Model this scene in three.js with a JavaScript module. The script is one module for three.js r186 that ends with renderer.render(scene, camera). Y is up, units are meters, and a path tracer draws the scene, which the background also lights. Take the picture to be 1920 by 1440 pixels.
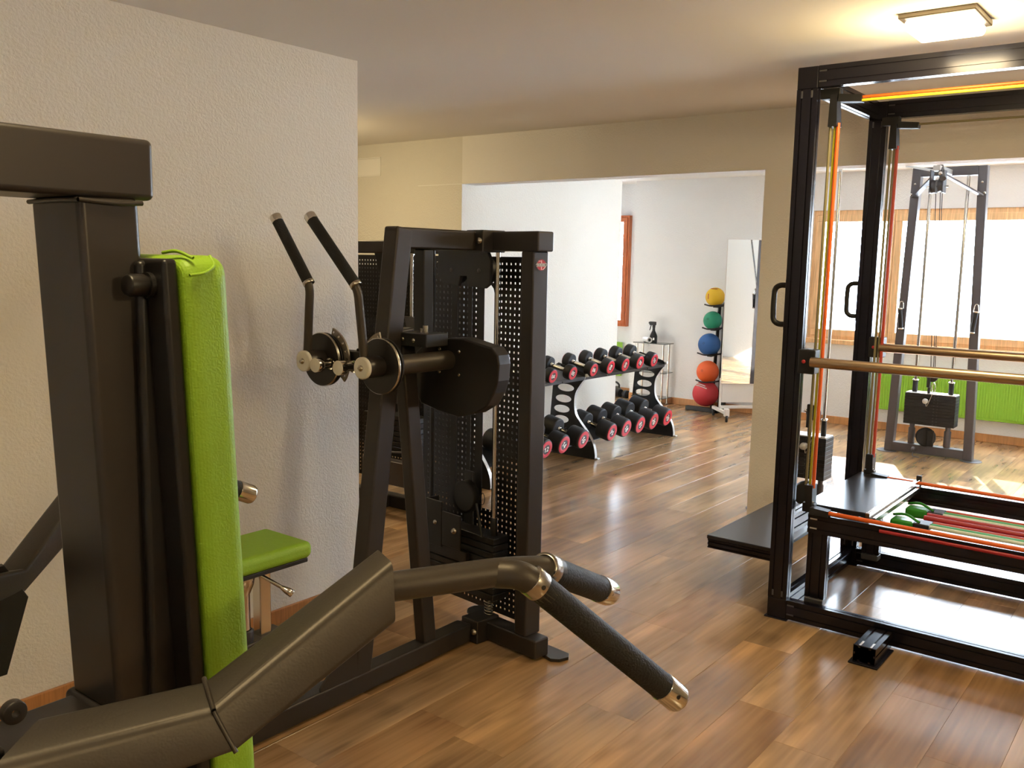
import * as THREE from 'three';
import { RoundedBoxGeometry } from 'three/addons/geometries/RoundedBoxGeometry.js';
import { mergeGeometries } from 'three/addons/utils/BufferGeometryUtils.js';
import { RectAreaLightUniformsLib } from 'three/addons/lights/RectAreaLightUniformsLib.js';

// ───────────────────────── camera, sky, lamps, exposure ─────────────────────────
const scene = new THREE.Scene();
const R = Math.PI / 180;
const camera = new THREE.PerspectiveCamera(45.458, 4 / 3, 0.05, 60);
camera.position.set(0, 1.5, 0);
camera.rotation.set(-7.653 * R, 37.622 * R, 1.081 * R, 'YXZ');
scene.add(camera);
scene.background = new THREE.Color().setRGB(23, 27.5, 32.5);      // white overcast sky, seen only through the windows
const sun = new THREE.DirectionalLight(new THREE.Color().setRGB(1, 0.97, 0.93), 25);   // low sun through the far windows, onto the floor behind the band frame
sun.position.set(-1.5 - 0.42 * 12, 0.58 * 12, -7 - 12); sun.target.position.set(-1.5, 0, -7); sun.castShadow = true;
Object.assign(sun.shadow.camera, { left: -8, right: 8, top: 8, bottom: -8, near: 0.5, far: 30 }); sun.shadow.mapSize.set(2048, 2048);
scene.add(sun, sun.target);
const renderer = new THREE.WebGLRenderer({ antialias: true });
renderer.toneMapping = THREE.LinearToneMapping;
renderer.toneMappingExposure = 1.0;
renderer.shadowMap.enabled = true;
RectAreaLightUniformsLib.init();
const LAMP = new THREE.Color().setRGB(1.0, 0.785, 0.425), LAMP_LIGHT = 72, LAMP_ROUND = 2.1, LAMP_GLOW = 6;
const CEIL = 2.37, ZB = -5.13, ZF = -8.83, XL = -2.96, XR = 1.9, XN = 7.0, ZN = 2.2;   // the near room is wider than the far one
// x, z of every ceiling lamp: the one in view, one over the way in, one by one over the press machine, one in the side bay
const LAMPS = [[-0.823, -3.4], [2.3, -0.9], [-0.9, -0.5], [-5.0, -3.75]];

// ───────────────────────── helpers ─────────────────────────
let seed = 7;
const rnd = () => { seed = (seed * 1664525 + 1013904223) >>> 0; return seed / 4294967296; };
const V = (x, y, z) => new THREE.Vector3(x, y, z);
const used = new Map(), bases = new Map();
function numbered(name) {
  const n = used.get(name) ?? 0; used.set(name, n + 1);
  return n ? name + '_' + String(n).padStart(3, '0') : name;
}
function tag(o, label, category, group) { o.userData.label = label; o.userData.category = category; if (group) o.userData.group = group; return o; }
function thing(name, label, category, base = [0, 0, 0], group) {
  const o = new THREE.Group(); o.name = numbered(name); o.position.set(...base); bases.set(o, V(...base));
  scene.add(o); return tag(o, label, category, group);
}
function baseOf(o) { while (o && !bases.has(o)) o = o.parent; return o ? bases.get(o) : V(0, 0, 0); }
function flat(g) {
  g = g.index ? g.toNonIndexed() : g;
  for (const k of Object.keys(g.attributes)) if (!['position', 'normal', 'uv'].includes(k)) g.deleteAttribute(k);
  if (!g.attributes.uv) g.setAttribute('uv', new THREE.BufferAttribute(new Float32Array(g.attributes.position.count * 2), 2));
  if (!g.attributes.normal) g.computeVertexNormals();
  return g;
}
function boxUV(g, su = 1, off = 0) {            // uv in metres from the dominant side of each triangle
  const p = g.attributes.position, uv = g.attributes.uv, a = V(), b = V(), c = V();
  for (let i = 0; i < p.count; i += 3) {
    a.fromBufferAttribute(p, i); b.fromBufferAttribute(p, i + 1); c.fromBufferAttribute(p, i + 2);
    const n = b.clone().sub(a).cross(c.clone().sub(a)), x = Math.abs(n.x), y = Math.abs(n.y), z = Math.abs(n.z);
    [a, b, c].forEach((v, k) => x >= y && x >= z ? uv.setXY(i + k, v.z * su + off, v.y * su) : y >= z ? uv.setXY(i + k, v.x * su + off, v.z * su) : uv.setXY(i + k, v.x * su + off, v.y * su));
  }
  return g;
}
function merged(geos, keepUV) {
  const list = (Array.isArray(geos) ? geos.flat(Infinity) : [geos]).map(flat);
  const g = list.length > 1 ? mergeGeometries(list) : list[0];
  return keepUV ? g : boxUV(g);
}
function mesh(name, geos, mat, parent, keepUV) {  // geometry is given in the room's coordinates and moved into its thing's own
  let g = merged(geos, keepUV);
  const b = baseOf(parent); g.translate(-b.x, -b.y, -b.z);
  const m = new THREE.Mesh(g, mat); m.name = name; m.castShadow = m.receiveShadow = true; parent.add(m); return m;
}
function parts(name, geos, mat, parent) { return geos.map((g) => mesh(name, g, mat, parent)); }
function struct(name, geos, mat, parent) {
  const m = mesh(name, geos, mat, parent ?? scene);
  if (!parent) { m.name = numbered(name); m.userData.kind = 'structure'; }
  return m;
}
function solo(name, geos, mat, label, category, base, group, keepUV) {
  const g = merged(geos, keepUV); g.translate(-base[0], -base[1], -base[2]);
  const m = new THREE.Mesh(g, mat); m.name = numbered(name); m.position.set(...base); bases.set(m, V(...base)); m.castShadow = m.receiveShadow = true; scene.add(m);
  return tag(m, label, category, group);
}
const box = (x0, x1, y0, y1, z0, z1) => new THREE.BoxGeometry(x1 - x0, y1 - y0, z1 - z0).translate((x0 + x1) / 2, (y0 + y1) / 2, (z0 + z1) / 2);
const rbox = (x0, x1, y0, y1, z0, z1, r = 0.004, s = 2) => new RoundedBoxGeometry(x1 - x0, y1 - y0, z1 - z0, s, Math.min(r, (x1 - x0) / 2.01, (y1 - y0) / 2.01, (z1 - z0) / 2.01)).translate((x0 + x1) / 2, (y0 + y1) / 2, (z0 + z1) / 2);
function frameOf(p, q, up = V(0, 1, 0)) {
  const d = q.clone().sub(p).normalize(); let s = up.clone().cross(d); if (s.lengthSq() < 1e-8) s = V(1, 0, 0).cross(d); s.normalize();
  const u = d.clone().cross(s); return new THREE.Matrix4().makeBasis(s, u, d).setPosition(p.clone().add(q).multiplyScalar(0.5));
}
function bar(p, q, w, h, r = 0.004, up) {       // rounded bar from p to q, w sideways, h along up
  p = V(...p); q = V(...q); return new RoundedBoxGeometry(w, h, p.distanceTo(q), 2, Math.min(r, w / 2.01, h / 2.01)).applyMatrix4(frameOf(p, q, up && V(...up)));
}
function rod(p, q, r, n = 16, r2 = r) {
  p = V(...p); q = V(...q); return new THREE.CylinderGeometry(r2, r, p.distanceTo(q), n).rotateX(Math.PI / 2).applyMatrix4(frameOf(p, q));
}
function lathe(profile, p, dir, n = 28) {       // profile [[r, t] ...] turned about dir from p
  const g = new THREE.LatheGeometry(profile.map(([r, t]) => new THREE.Vector2(Math.max(r, 1e-5), t)), n), d = V(...dir).normalize();
  const q = new THREE.Quaternion().setFromUnitVectors(V(0, 1, 0), d); g.applyQuaternion(q).translate(...p); return g;
}
function tube(pts, r, n = 12, seg = 0, closed = false, tension = 0.5) {
  const c = new THREE.CatmullRomCurve3(pts.map((p) => V(...p)), closed, 'catmullrom', tension);
  return new THREE.TubeGeometry(c, seg || pts.length * 8, r, n, closed);
}
function bent(pts, r, n = 14, bend = 0.03) {    // straight runs joined by short round bends
  const P = pts.map((p) => V(...p)), path = new THREE.CurvePath();
  let at = P[0];
  for (let i = 1; i < P.length - 1; i++) {
    const a = P[i].clone().add(P[i - 1].clone().sub(P[i]).setLength(bend)), b = P[i].clone().add(P[i + 1].clone().sub(P[i]).setLength(bend));
    path.add(new THREE.LineCurve3(at, a)); path.add(new THREE.QuadraticBezierCurve3(a, P[i], b)); at = b;
  }
  path.add(new THREE.LineCurve3(at, P[P.length - 1]));
  return [new THREE.TubeGeometry(path, pts.length * 14, r, n, false)];
}
function ext(pts, depth, o = {}) {              // outline in x, y pushed out along z
  const s = new THREE.Shape(pts.map(([x, y]) => new THREE.Vector2(x, y)));
  for (const h of o.holes ?? []) s.holes.push(h);
  return new THREE.ExtrudeGeometry(s, { depth, bevelEnabled: !!o.bevel, bevelSize: o.bevel ?? 0, bevelThickness: o.bevel ?? 0, bevelSegments: o.segments ?? 2, curveSegments: 20 });
}
const ellipse = (x, y, a, b) => { const p = new THREE.Path(); p.absellipse(x, y, a, b, 0, Math.PI * 2, true); return p; };
function bolt(p, dir, r = 0.006, h = 0.005) { return lathe([[0, h], [r * 0.6, h], [r, h * 0.5], [r, 0]], p, dir, 12); }

// ───────────────────────── textures and materials ─────────────────────────
function hash(x, y) { let h = (x * 374761393 + y * 668265263) | 0; h = Math.imul(h ^ (h >>> 13), 1274126177); return ((h ^ (h >>> 16)) >>> 0) / 4294967296; }
function vnoise(x, y, px, py) {
  const xi = Math.floor(x), yi = Math.floor(y), fx = x - xi, fy = y - yi, s = fx * fx * (3 - 2 * fx), t = fy * fy * (3 - 2 * fy);
  const w = (i, j) => hash(((i % px) + px) % px, ((j % py) + py) % py);
  return (w(xi, yi) * (1 - s) + w(xi + 1, yi) * s) * (1 - t) + (w(xi, yi + 1) * (1 - s) + w(xi + 1, yi + 1) * s) * t;
}
function dataTex(w, h, f, srgb, repeat = [1, 1]) {
  const d = new Uint8Array(w * h * 4);
  for (let j = 0; j < h; j++) for (let i = 0; i < w; i++) {
    const c = f(i / w, j / h), k = (j * w + i) * 4;
    d[k] = Math.max(0, Math.min(255, c[0])); d[k + 1] = Math.max(0, Math.min(255, c[1])); d[k + 2] = Math.max(0, Math.min(255, c[2])); d[k + 3] = 255;
  }
  const t = new THREE.DataTexture(d, w, h); t.wrapS = t.wrapT = THREE.RepeatWrapping; t.magFilter = THREE.LinearFilter; t.minFilter = THREE.LinearMipmapLinearFilter; t.generateMipmaps = true;
  if (srgb) t.colorSpace = THREE.SRGBColorSpace; t.repeat.set(...repeat); t.needsUpdate = true; return t;
}
const plaster = dataTex(512, 512, (u, v) => {   // trowelled grain, one tile = 0.5 m
  let a = 0.5 * vnoise(u * 70, v * 70, 70, 70) + 0.3 * vnoise(u * 150 + 3, v * 150, 150, 150) + 0.12 * vnoise(u * 24, v * 24, 24, 24);
  const g = a * 220; return [g, g, g];
}, false, [2, 2]);
const speckle = dataTex(256, 256, (u, v) => { const a = 120 + 120 * (vnoise(u * 110, v * 110, 110, 110) - 0.5) + 60 * (vnoise(u * 220, v * 220, 220, 220) - 0.5); return [a, a, a]; }, false, [5, 5]);
const weave = dataTex(256, 256, (u, v) => { const a = 128 + 70 * (vnoise(u * 90, v * 90, 90, 90) - 0.5) + 60 * (vnoise(u * 14, v * 14, 14, 14) - 0.5); return [a, a, a]; }, false, [6, 6]);
const grain = (u, v, k) => {                    // v runs along the board
  const s = vnoise(u * 46 + k * 7, v * 3, 460, 3) * 0.6 + vnoise(u * 90 + 5, v * 5, 900, 5) * 0.4, f = vnoise(u * 130, v * 9 + k, 1300, 9), b = vnoise(u * 8 + k * 3, v * 3 + 3, 80, 3), m = vnoise(u * 26, v * 9 + k, 260, 9);
  return [s, f, b, m];
};
const plankTex = dataTex(768, 1024, (u, v) => { // 0.9 m across, 1.2 m along
  const [s, f, b, m] = grain(u, v, 1.3), dark = Math.max(0, m - 0.55) * 0.45;
  const t = 0.77 + 0.16 * (s - 0.5) + 0.06 * (f - 0.5) + 0.3 * (b - 0.5) - dark * 0.42;
  return [219 * t, 177 * t * (1 - 0.04 * dark), 130 * t * (1 - 0.08 * dark)];
}, true, [1 / 0.9, 1 / 1.2]);
const pineTex = dataTex(256, 512, (u, v) => { const [s, f] = grain(u * 0.6, v, 4.1), t = 0.86 + 0.16 * (s - 0.5) + 0.12 * (f - 0.5); return [264 * t, 236 * t, 200 * t]; }, true, [1 / 0.3, 1 / 0.8]);
const S = (o) => new THREE.MeshStandardMaterial(o), col = (h) => new THREE.Color(h);
const M = {
  wall: S({ color: col('#eae7e2'), roughness: 0.92, bumpMap: plaster, bumpScale: 0.0022 }),
  whiteWall: S({ color: col('#f6f8f9'), roughness: 0.92, bumpMap: plaster, bumpScale: 0.003 }),
  creamWall: S({ color: col('#dcd8ce'), roughness: 0.92, bumpMap: plaster, bumpScale: 0.003 }),
  ceiling: S({ color: col('#edebe6'), roughness: 0.95 }),
  plank: ['#ffffff', '#f6efe7', '#faf4ea', '#efe5da', '#fff9f0'].map((c) => S({ color: col(c), map: plankTex, roughness: 0.21 })),
  underlay: S({ color: col('#4a3a2a'), roughness: 0.9 }),
  skirting: S({ color: col('#cfa274'), map: pineTex, roughness: 0.45 }),
  pine: S({ color: col('#ffe6c6'), map: pineTex, roughness: 0.42 }),
  brownWood: S({ color: col('#b5662f'), map: pineTex, roughness: 0.4 }),
  glass: new THREE.MeshPhysicalMaterial({ color: 0xffffff, transmission: 1, roughness: 0, ior: 1.5, thickness: 0 }),
  frame: S({ color: col('#36312e'), roughness: 0.36, metalness: 0.35 }),
  powder: S({ color: col('#4a443d'), roughness: 0.46, metalness: 0.6, bumpMap: speckle, bumpScale: 0.00018 }),
  black: S({ color: col('#141314'), roughness: 0.5 }),
  blackPlate: S({ color: col('#1b1817'), roughness: 0.38, metalness: 0.2 }),
  rubber: S({ color: col('#17171a'), roughness: 0.62 }),
  grip: S({ color: col('#151414'), roughness: 0.7, bumpMap: speckle, bumpScale: 0.0015 }),
  chrome: S({ color: col('#d8d5cf'), roughness: 0.14, metalness: 1 }),
  steel: S({ color: col('#b7b2aa'), roughness: 0.26, metalness: 1 }),
  brushed: S({ color: col('#b9a184'), roughness: 0.34, metalness: 1 }),
  alu: S({ color: col('#1e1c25'), roughness: 0.24, metalness: 0.35 }),
  whitePlastic: S({ color: col('#d6d3c8'), roughness: 0.45 }),
  green: S({ color: col('#80a61d'), roughness: 0.55, bumpMap: weave, bumpScale: 0.0012 }),
  radiator: S({ color: col('#86b32e'), roughness: 0.5 }),
  sector: S({ color: col('#8b8377'), roughness: 0.45, metalness: 0.5 }),
  red: S({ color: col('#c01c30'), roughness: 0.35 }),
  laminate: S({ color: col('#2a2a30'), roughness: 0.28 }),
  darkGrey: S({ color: col('#4b4a4c'), roughness: 0.4, metalness: 0.3 }),
  rackPlate: S({ color: col('#2b2e32'), roughness: 0.35, metalness: 0.3 }),
  edge: S({ color: col('#c9c9c6'), roughness: 0.35, metalness: 0.4 }),
  machineGrey: S({ color: col('#5a5556'), roughness: 0.42, metalness: 0.3 }),
  whitePaint: S({ color: col('#e3e1de'), roughness: 0.4 }),
  mirror: S({ color: col('#eef4f4'), roughness: 0.02, metalness: 1 }),
  orangeBand: S({ color: col('#e0621a'), roughness: 0.45 }),
  yellowBand: S({ color: col('#c9c62c'), roughness: 0.45 }),
  redBand: S({ color: col('#a3202a'), roughness: 0.42 }),
  rustBand: S({ color: col('#b8442e'), roughness: 0.45 }),
  oliveBand: S({ color: col('#7d7450'), roughness: 0.5 }),
  tealBand: S({ color: col('#4fae7d'), roughness: 0.4 }),
  clearBand: S({ color: col('#d7e6dc'), roughness: 0.35 }),
  greenStrap: S({ color: col('#2f8a2a'), roughness: 0.3 }),
  smoked: new THREE.MeshPhysicalMaterial({ color: col('#8a9092'), transmission: 0.75, roughness: 0.05, thickness: 0 }),
  lampGlow: S({ color: 0xffffff, emissive: LAMP.clone().lerp(col('#ffffff'), 0.45), emissiveIntensity: LAMP_GLOW, roughness: 0.6 }),
  lampFrame: S({ color: col('#8a7f70'), roughness: 0.4, metalness: 0.6 }),
};

// ───────────────────────── room shell ─────────────────────────
const T = 0.22;
// the ceiling dips a little towards the near left room
struct('ceiling', ext([[-9.5, CEIL + 0.01], [-5.13, CEIL + 0.01], [-2.7, CEIL - 0.055], [ZN + T, CEIL - 0.055], [ZN + T, CEIL + 0.25], [-9.5, CEIL + 0.25]], XN + T + 7.4).rotateY(-Math.PI / 2).translate(XN + T, 0, 0), M.ceiling);
const ceilAt = (z) => (z < -5.13 ? CEIL + 0.01 : z > -2.7 ? CEIL - 0.055 : CEIL + 0.01 - (0.065 * (z + 5.13)) / 2.43);
struct('wall_left', box(XL - T, XL, 0, CEIL + 0.02, -2.74, ZN + T), M.wall);
struct('wall_back', box(-7.4, XN + T, 0, CEIL + 0.02, ZN, ZN + T), M.wall);
struct('wall_right', [box(XN, XN + T, 0, CEIL + 0.02, ZB, ZN), box(XR + T, XN + T, 0, CEIL + 0.02, ZB - T, ZB)], M.wall);
struct('wall_side', box(XR, XR + T, 0, CEIL + 0.02, -9.5, ZB), M.whiteWall);
struct('wall_bay', box(-7.4, -7.18, 0, CEIL + 0.02, -9.5, ZN), M.wall);
// the solid block between the side bay and the far room: front face flush with the beam, side face behind the dumbbell rack
struct('wall_block', box(-7.18, -4.445, 0, CEIL + 0.02, -7.36, ZB), M.creamWall);
struct('beam_lintel', box(-4.445, XR + T, 2.045, CEIL + 0.02, ZB - 0.16, ZB), M.wall);
struct('trim_1', box(-4.88, -4.445, 2.043, 2.048, ZB, ZB + 0.004), M.ceiling);
struct('pillar', box(-2.15, -1.955, 0, 2.045, ZB - 0.11, ZB), M.wall);
// far wall with its long window opening, and the deeper niche with the brown window
const WX0 = -3.19, WX1 = 1.5, WY0 = 0.8, WY1 = 2.03;
struct('wall_far', [box(-5.15, WX0, 0, CEIL + 0.02, ZF - 0.3, ZF), box(WX1, XR, 0, CEIL + 0.02, ZF - 0.3, ZF), box(WX0, WX1, 0, WY0, ZF - 0.3, ZF), box(WX0, WX1, WY1, CEIL + 0.02, ZF - 0.3, ZF)], M.whiteWall);
const NZ = -9.12, NX0 = -6.5, NX1 = -5.36;
struct('wall_niche', [box(-7.18, NX0, 0, CEIL + 0.02, NZ - 0.3, NZ), box(NX1, -5.15, 0, CEIL + 0.02, NZ - 0.3, NZ), box(NX0, NX1, 0, 0.78, NZ - 0.3, NZ), box(NX0, NX1, 2.03, CEIL + 0.02, NZ - 0.3, NZ)], M.whiteWall);
// skirting boards
const SK = 0.062;
struct('baseboard_left', rbox(XL, XL + 0.014, 0, SK, -2.74, ZN, 0.004), M.skirting);
struct('baseboard_bay', rbox(-7.18, -4.445, 0, SK, ZB, ZB + 0.014, 0.004), M.skirting);
struct('baseboard_block', rbox(-4.445, -4.431, 0, SK, -7.36, ZB, 0.004), M.skirting);
struct('baseboard_far', rbox(-5.15, XR, 0, SK + 0.01, ZF, ZF + 0.014, 0.004), M.skirting);
struct('baseboard_niche', rbox(-7.18, -5.15, 0, SK + 0.01, NZ, NZ + 0.014, 0.004), M.skirting);
struct('baseboard_right', rbox(XN - 0.014, XN, 0, SK, ZB, ZN, 0.004), M.skirting);

// floor: vinyl planks running along z, each a piece of its own where the photograph shows it
{
  const floor = new THREE.Group(); floor.name = 'floor'; floor.userData.kind = 'structure'; scene.add(floor);
  mesh('underlay', box(-7.4, XN + T, -0.14, -0.006, -9.5, ZN + T), M.underlay, floor);
  const PW = 0.2, PL = 1.22, c = 0.0005, variants = [];
  const plankGeo = (len, ou, ov) => {
    const w = PW / 2 - 0.0003, l = len / 2 - 0.0003, top = [[-w + c, 0, -l + c], [-w + c, 0, l - c], [w - c, 0, l - c], [w - c, 0, -l + c]], low = [[-w, -c, -l], [-w, -c, l], [w, -c, l], [w, -c, -l]], bot = low.map(([x, , z]) => [x, -0.006, z]);
    const pos = [], uv = [], quad = (a, b, d, e) => { for (const p of [a, b, d, a, d, e]) { pos.push(...p); uv.push(p[0] + ou, p[2] + ov); } };
    quad(top[0], top[1], top[2], top[3]);
    for (let i = 0; i < 4; i++) { const j = (i + 1) % 4; quad(top[i], low[i], low[j], top[j]); quad(low[i], bot[i], bot[j], low[j]); }
    const g = new THREE.BufferGeometry(); g.setAttribute('position', new THREE.Float32BufferAttribute(pos, 3)); g.setAttribute('uv', new THREE.Float32BufferAttribute(uv, 2)); g.computeVertexNormals(); return g;
  };
  for (let k = 0; k < 9; k++) variants.push(plankGeo(PL, k * 0.237 + 0.05, k * 0.531));
  camera.updateMatrixWorld(true); camera.updateProjectionMatrix();
  const seen = [], rest = [];
  for (let i = 0; i * PW - 7.1 < XN; i++) {
    const x = -7.1 + i * PW, shift = ((i * 0.37 + hash(i, 5) * 0.35) % 1) * PL;
    for (let z = ZN + shift; z > -9.4; z -= PL) {
      let big = 0, inside = 0;
      for (const [dx, dz] of [[0, 0], [-0.1, -0.6], [0.1, -0.6], [-0.1, 0.6], [0.1, 0.6], [0, 0.3], [0, -0.3]]) { const v = V(x + dx, 0, z + dz), d = v.distanceTo(camera.position); v.project(camera); if (Math.abs(v.x) < 1 && Math.abs(v.y) < 1 && v.z < 1) { inside = 1; big = Math.max(big, 1 / d / d); } }
      (inside ? seen : rest).push([x, z, big, Math.floor(rnd() * 9), Math.floor(rnd() * 5)]);
    }
  }
  seen.sort((a, b) => b[2] - a[2]);
  rest.push(...seen.splice(290));
  for (const [x, z, , k, m] of seen) { const p = new THREE.Mesh(variants[k], M.plank[m]); p.name = 'plank'; p.position.set(x, 0, z); p.receiveShadow = p.castShadow = true; floor.add(p); }
  const far = new THREE.Mesh(mergeGeometries(rest.map(([x, z, , k]) => variants[k].clone().translate(x, 0, z))), M.plank[0]); far.name = 'plank_field'; far.userData.kind = 'stuff'; far.receiveShadow = true; floor.add(far);
}

// windows: pine sashes in the far wall, each pane between its own rails
function windowUnit(name, x0, x1, y0, y1, z, sashes, wood, outer, inner, handleAt, deep = 0.07) {
  const w = new THREE.Group(); w.name = name; w.userData.kind = 'structure'; scene.add(w);
  mesh('window_frame', [rbox(x0, x1, y1 - outer, y1, z - deep, z, 0.004), rbox(x0, x1, y0, y0 + outer, z - deep, z, 0.004), rbox(x0, x0 + outer, y0 + outer, y1 - outer, z - deep, z, 0.004), rbox(x1 - outer, x1, y0 + outer, y1 - outer, z - deep, z, 0.004)], wood, w);
  for (const [a, b] of sashes) {
    const f = z + 0.012, k = z - deep * 0.7, s0 = y0 + outer * 0.75, s1 = y1 - outer * 0.75;
    const s = mesh('sash', [rbox(a, b, s1 - inner, s1, k, f, 0.005), rbox(a, b, s0, s0 + inner, k, f, 0.005), rbox(a, a + inner, s0 + inner, s1 - inner, k, f, 0.003), rbox(b - inner, b, s0 + inner, s1 - inner, k, f, 0.003)], wood, w);
    mesh('pane', box(a + inner, b - inner, s0 + inner, s1 - inner, z - 0.036, z - 0.032), M.glass, s);
    if (handleAt) { const hx = handleAt(a, b, inner); if (hx !== undefined) mesh('window_handle', [rbox(hx - 0.014, hx + 0.014, 1.12, 1.2, f, f + 0.012, 0.004), rbox(hx - 0.01, hx + 0.01, 1.04, 1.19, f + 0.026, f + 0.04, 0.006), rod([hx, 1.17, f], [hx, 1.17, f + 0.03], 0.008)], M.steel, s); }
  }
  for (let i = 1; i < sashes.length; i++) { const x = (sashes[i - 1][1] + sashes[i][0]) / 2; mesh('mullion', rbox(x - 0.03, x + 0.03, y0 + outer, y1 - outer, z - deep, z - 0.002, 0.004), wood, w); }
  return w;
}
const w1 = windowUnit('window_1', WX0, WX1, WY0, WY1, ZF - 0.02, [[-3.155, -2.44], [-2.435, -1.0], [-0.98, 0.2], [0.22, 1.47]], M.pine, 0.055, 0.065, (a, b, i) => (a < -3 ? b - i / 2 - 0.005 : undefined));
struct('window_sill', rbox(WX0 - 0.03, WX1 + 0.03, WY0 - 0.03, WY0 + 0.012, ZF - 0.05, ZF + 0.045, 0.006), M.pine, w1);
windowUnit('window_2', NX0, NX1, 0.78, 2.03, NZ + 0.06, [[NX0 + 0.04, -5.95], [-5.93, NX1 - 0.02]], M.brownWood, 0.03, 0.05, null, 0.09);

// ribbed green panel radiators below the windows
function radiator(name, label, x0, x1, y0, y1, z) {
  const t = thing(name, label, 'radiator', [(x0 + x1) / 2, y0, z]);
  mesh('panel', rbox(x0, x1, y0, y1, z - 0.02, z + 0.02, 0.006), M.radiator, t);
  const ribs = []; for (let x = x0 + 0.02; x < x1 - 0.02; x += 0.022) ribs.push(rbox(x, x + 0.015, y0 + 0.02, y1 - 0.02, z + 0.014, z + 0.024, 0.005, 1));
  mesh('ribs', ribs, M.radiator, t);
  parts('bracket', [rbox(x0 + 0.1, x0 + 0.14, y0 + 0.05, y1 - 0.05, z - 0.06, z - 0.015), rbox(x1 - 0.14, x1 - 0.1, y0 + 0.05, y1 - 0.05, z - 0.06, z - 0.015)], M.whitePaint, t);
  return t;
}
radiator('radiator', 'long ribbed green panel radiator under the wide pine window', -2.5, 0.9, 0.2, 0.55, ZF + 0.065);
radiator('radiator', 'narrow strip of ribbed green radiator under the brown framed window', -6.4, -5.4, 0.21, 0.6, NZ + 0.065);

// ceiling lamps: a glowing square with a light just in front of its face
LAMPS.forEach(([x, z], i) => {
  const CEIL = ceilAt(z);
  const t = thing('ceiling_lamp', ['square glowing ceiling lamp above the band frame', 'square ceiling lamp on the open right side of the near room', 'square ceiling lamp over the press machine', 'square ceiling lamp in the side bay'][i], 'lamp', [x, CEIL, z], undefined);
  mesh('mount', [rbox(x - 0.118, x + 0.118, CEIL - 0.02, CEIL, z - 0.13, z + 0.13, 0.004)], M.lampFrame, t);
  mesh('diffuser', rbox(x - 0.105, x + 0.105, CEIL - 0.055, CEIL - 0.018, z - 0.108, z + 0.108, 0.015, 3), M.lampGlow, t);
  const l = new THREE.RectAreaLight(LAMP, LAMP_LIGHT * [1, 0.6, 0.8, 0.85][i], 0.19, 0.2); l.position.set(x, CEIL - 0.06, z); l.lookAt(x, 0, z); l.castShadow = true; scene.add(l);
  const p = new THREE.PointLight(LAMP, LAMP_ROUND * [0.6, 3.0, 0.2, 1.05][i]); p.position.set(x, CEIL - 0.2, z); p.castShadow = true; p.shadow.radius = 5; scene.add(p);   // the light that leaves the diffuser sideways
});
// faint access hatch high on the bay wall
{
  const t = thing('access_hatch', 'faint white access hatch high on the wall beside the ceiling', 'hatch', [-5.41, 2.2, ZB]);
  parts('hatch_frame', [rbox(-5.56, -5.28, 2.272, 2.28, ZB, ZB + 0.006, 0.002), rbox(-5.56, -5.28, 2.135, 2.143, ZB, ZB + 0.006, 0.002), rbox(-5.288, -5.28, 2.135, 2.28, ZB, ZB + 0.006, 0.002), rbox(-5.56, -5.552, 2.135, 2.28, ZB, ZB + 0.006, 0.002)], M.ceiling, t);
  mesh('hatch_door', rbox(-5.55, -5.29, 2.145, 2.27, ZB, ZB + 0.003, 0.001), M.ceiling, t);
}

// ───────────────────────── press machine beside the camera ─────────────────────────
function quadTube(sections, r = 0.16) {         // a box tube through sections of four corners [outer top, inner top, inner bottom, outer bottom]
  const ring = [], n = 5, k = r;
  for (let c = 0; c < 4; c++) {
    const [cx, cy, a0] = [[k, k, 180], [1 - k, k, 270], [1 - k, 1 - k, 0], [k, 1 - k, 90]][c];
    for (let i = 0; i < n; i++) { const a = (a0 + (90 * i) / (n - 1)) * R; ring.push([cx + k * Math.cos(a), cy + k * Math.sin(a)]); }
  }
  const at = (s, [u, v]) => { const [a, b, c, d] = s.map((p) => V(...p)); return a.lerp(b, u).lerp(d.lerp(c, u), v); };
  const rows = sections.map((s) => ring.map((p) => at(s, p))), pos = [], N = ring.length;
  const tri = (...p) => p.forEach((v) => pos.push(v.x, v.y, v.z));
  const g = new THREE.BufferGeometry();
  for (let i = 0; i + 1 < rows.length; i++) for (let j = 0; j < N; j++) { const l = (j + 1) % N; tri(rows[i][j], rows[i][l], rows[i + 1][l]); tri(rows[i][j], rows[i + 1][l], rows[i + 1][j]); }
  for (const [row, flip] of [[rows[0], 1], [rows[rows.length - 1], 0]]) { const m = row.reduce((a, b) => a.add(b), V(0, 0, 0)).multiplyScalar(1 / N); for (let j = 0; j < N; j++) flip ? tri(m, row[(j + 1) % N], row[j]) : tri(m, row[j], row[(j + 1) % N]); }
  let vol = 0; for (let i = 0; i < pos.length; i += 9) vol += V(pos[i], pos[i + 1], pos[i + 2]).dot(V(pos[i + 3], pos[i + 4], pos[i + 5]).cross(V(pos[i + 6], pos[i + 7], pos[i + 8])));
  if (vol < 0) for (let i = 0; i < pos.length; i += 9) for (let k = 0; k < 3; k++) { const h = pos[i + 3 + k]; pos[i + 3 + k] = pos[i + 6 + k]; pos[i + 6 + k] = h; }
  g.setAttribute('position', new THREE.Float32BufferAttribute(pos, 3)); g.computeVertexNormals(); smoothRing(g); return g;
}
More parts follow.
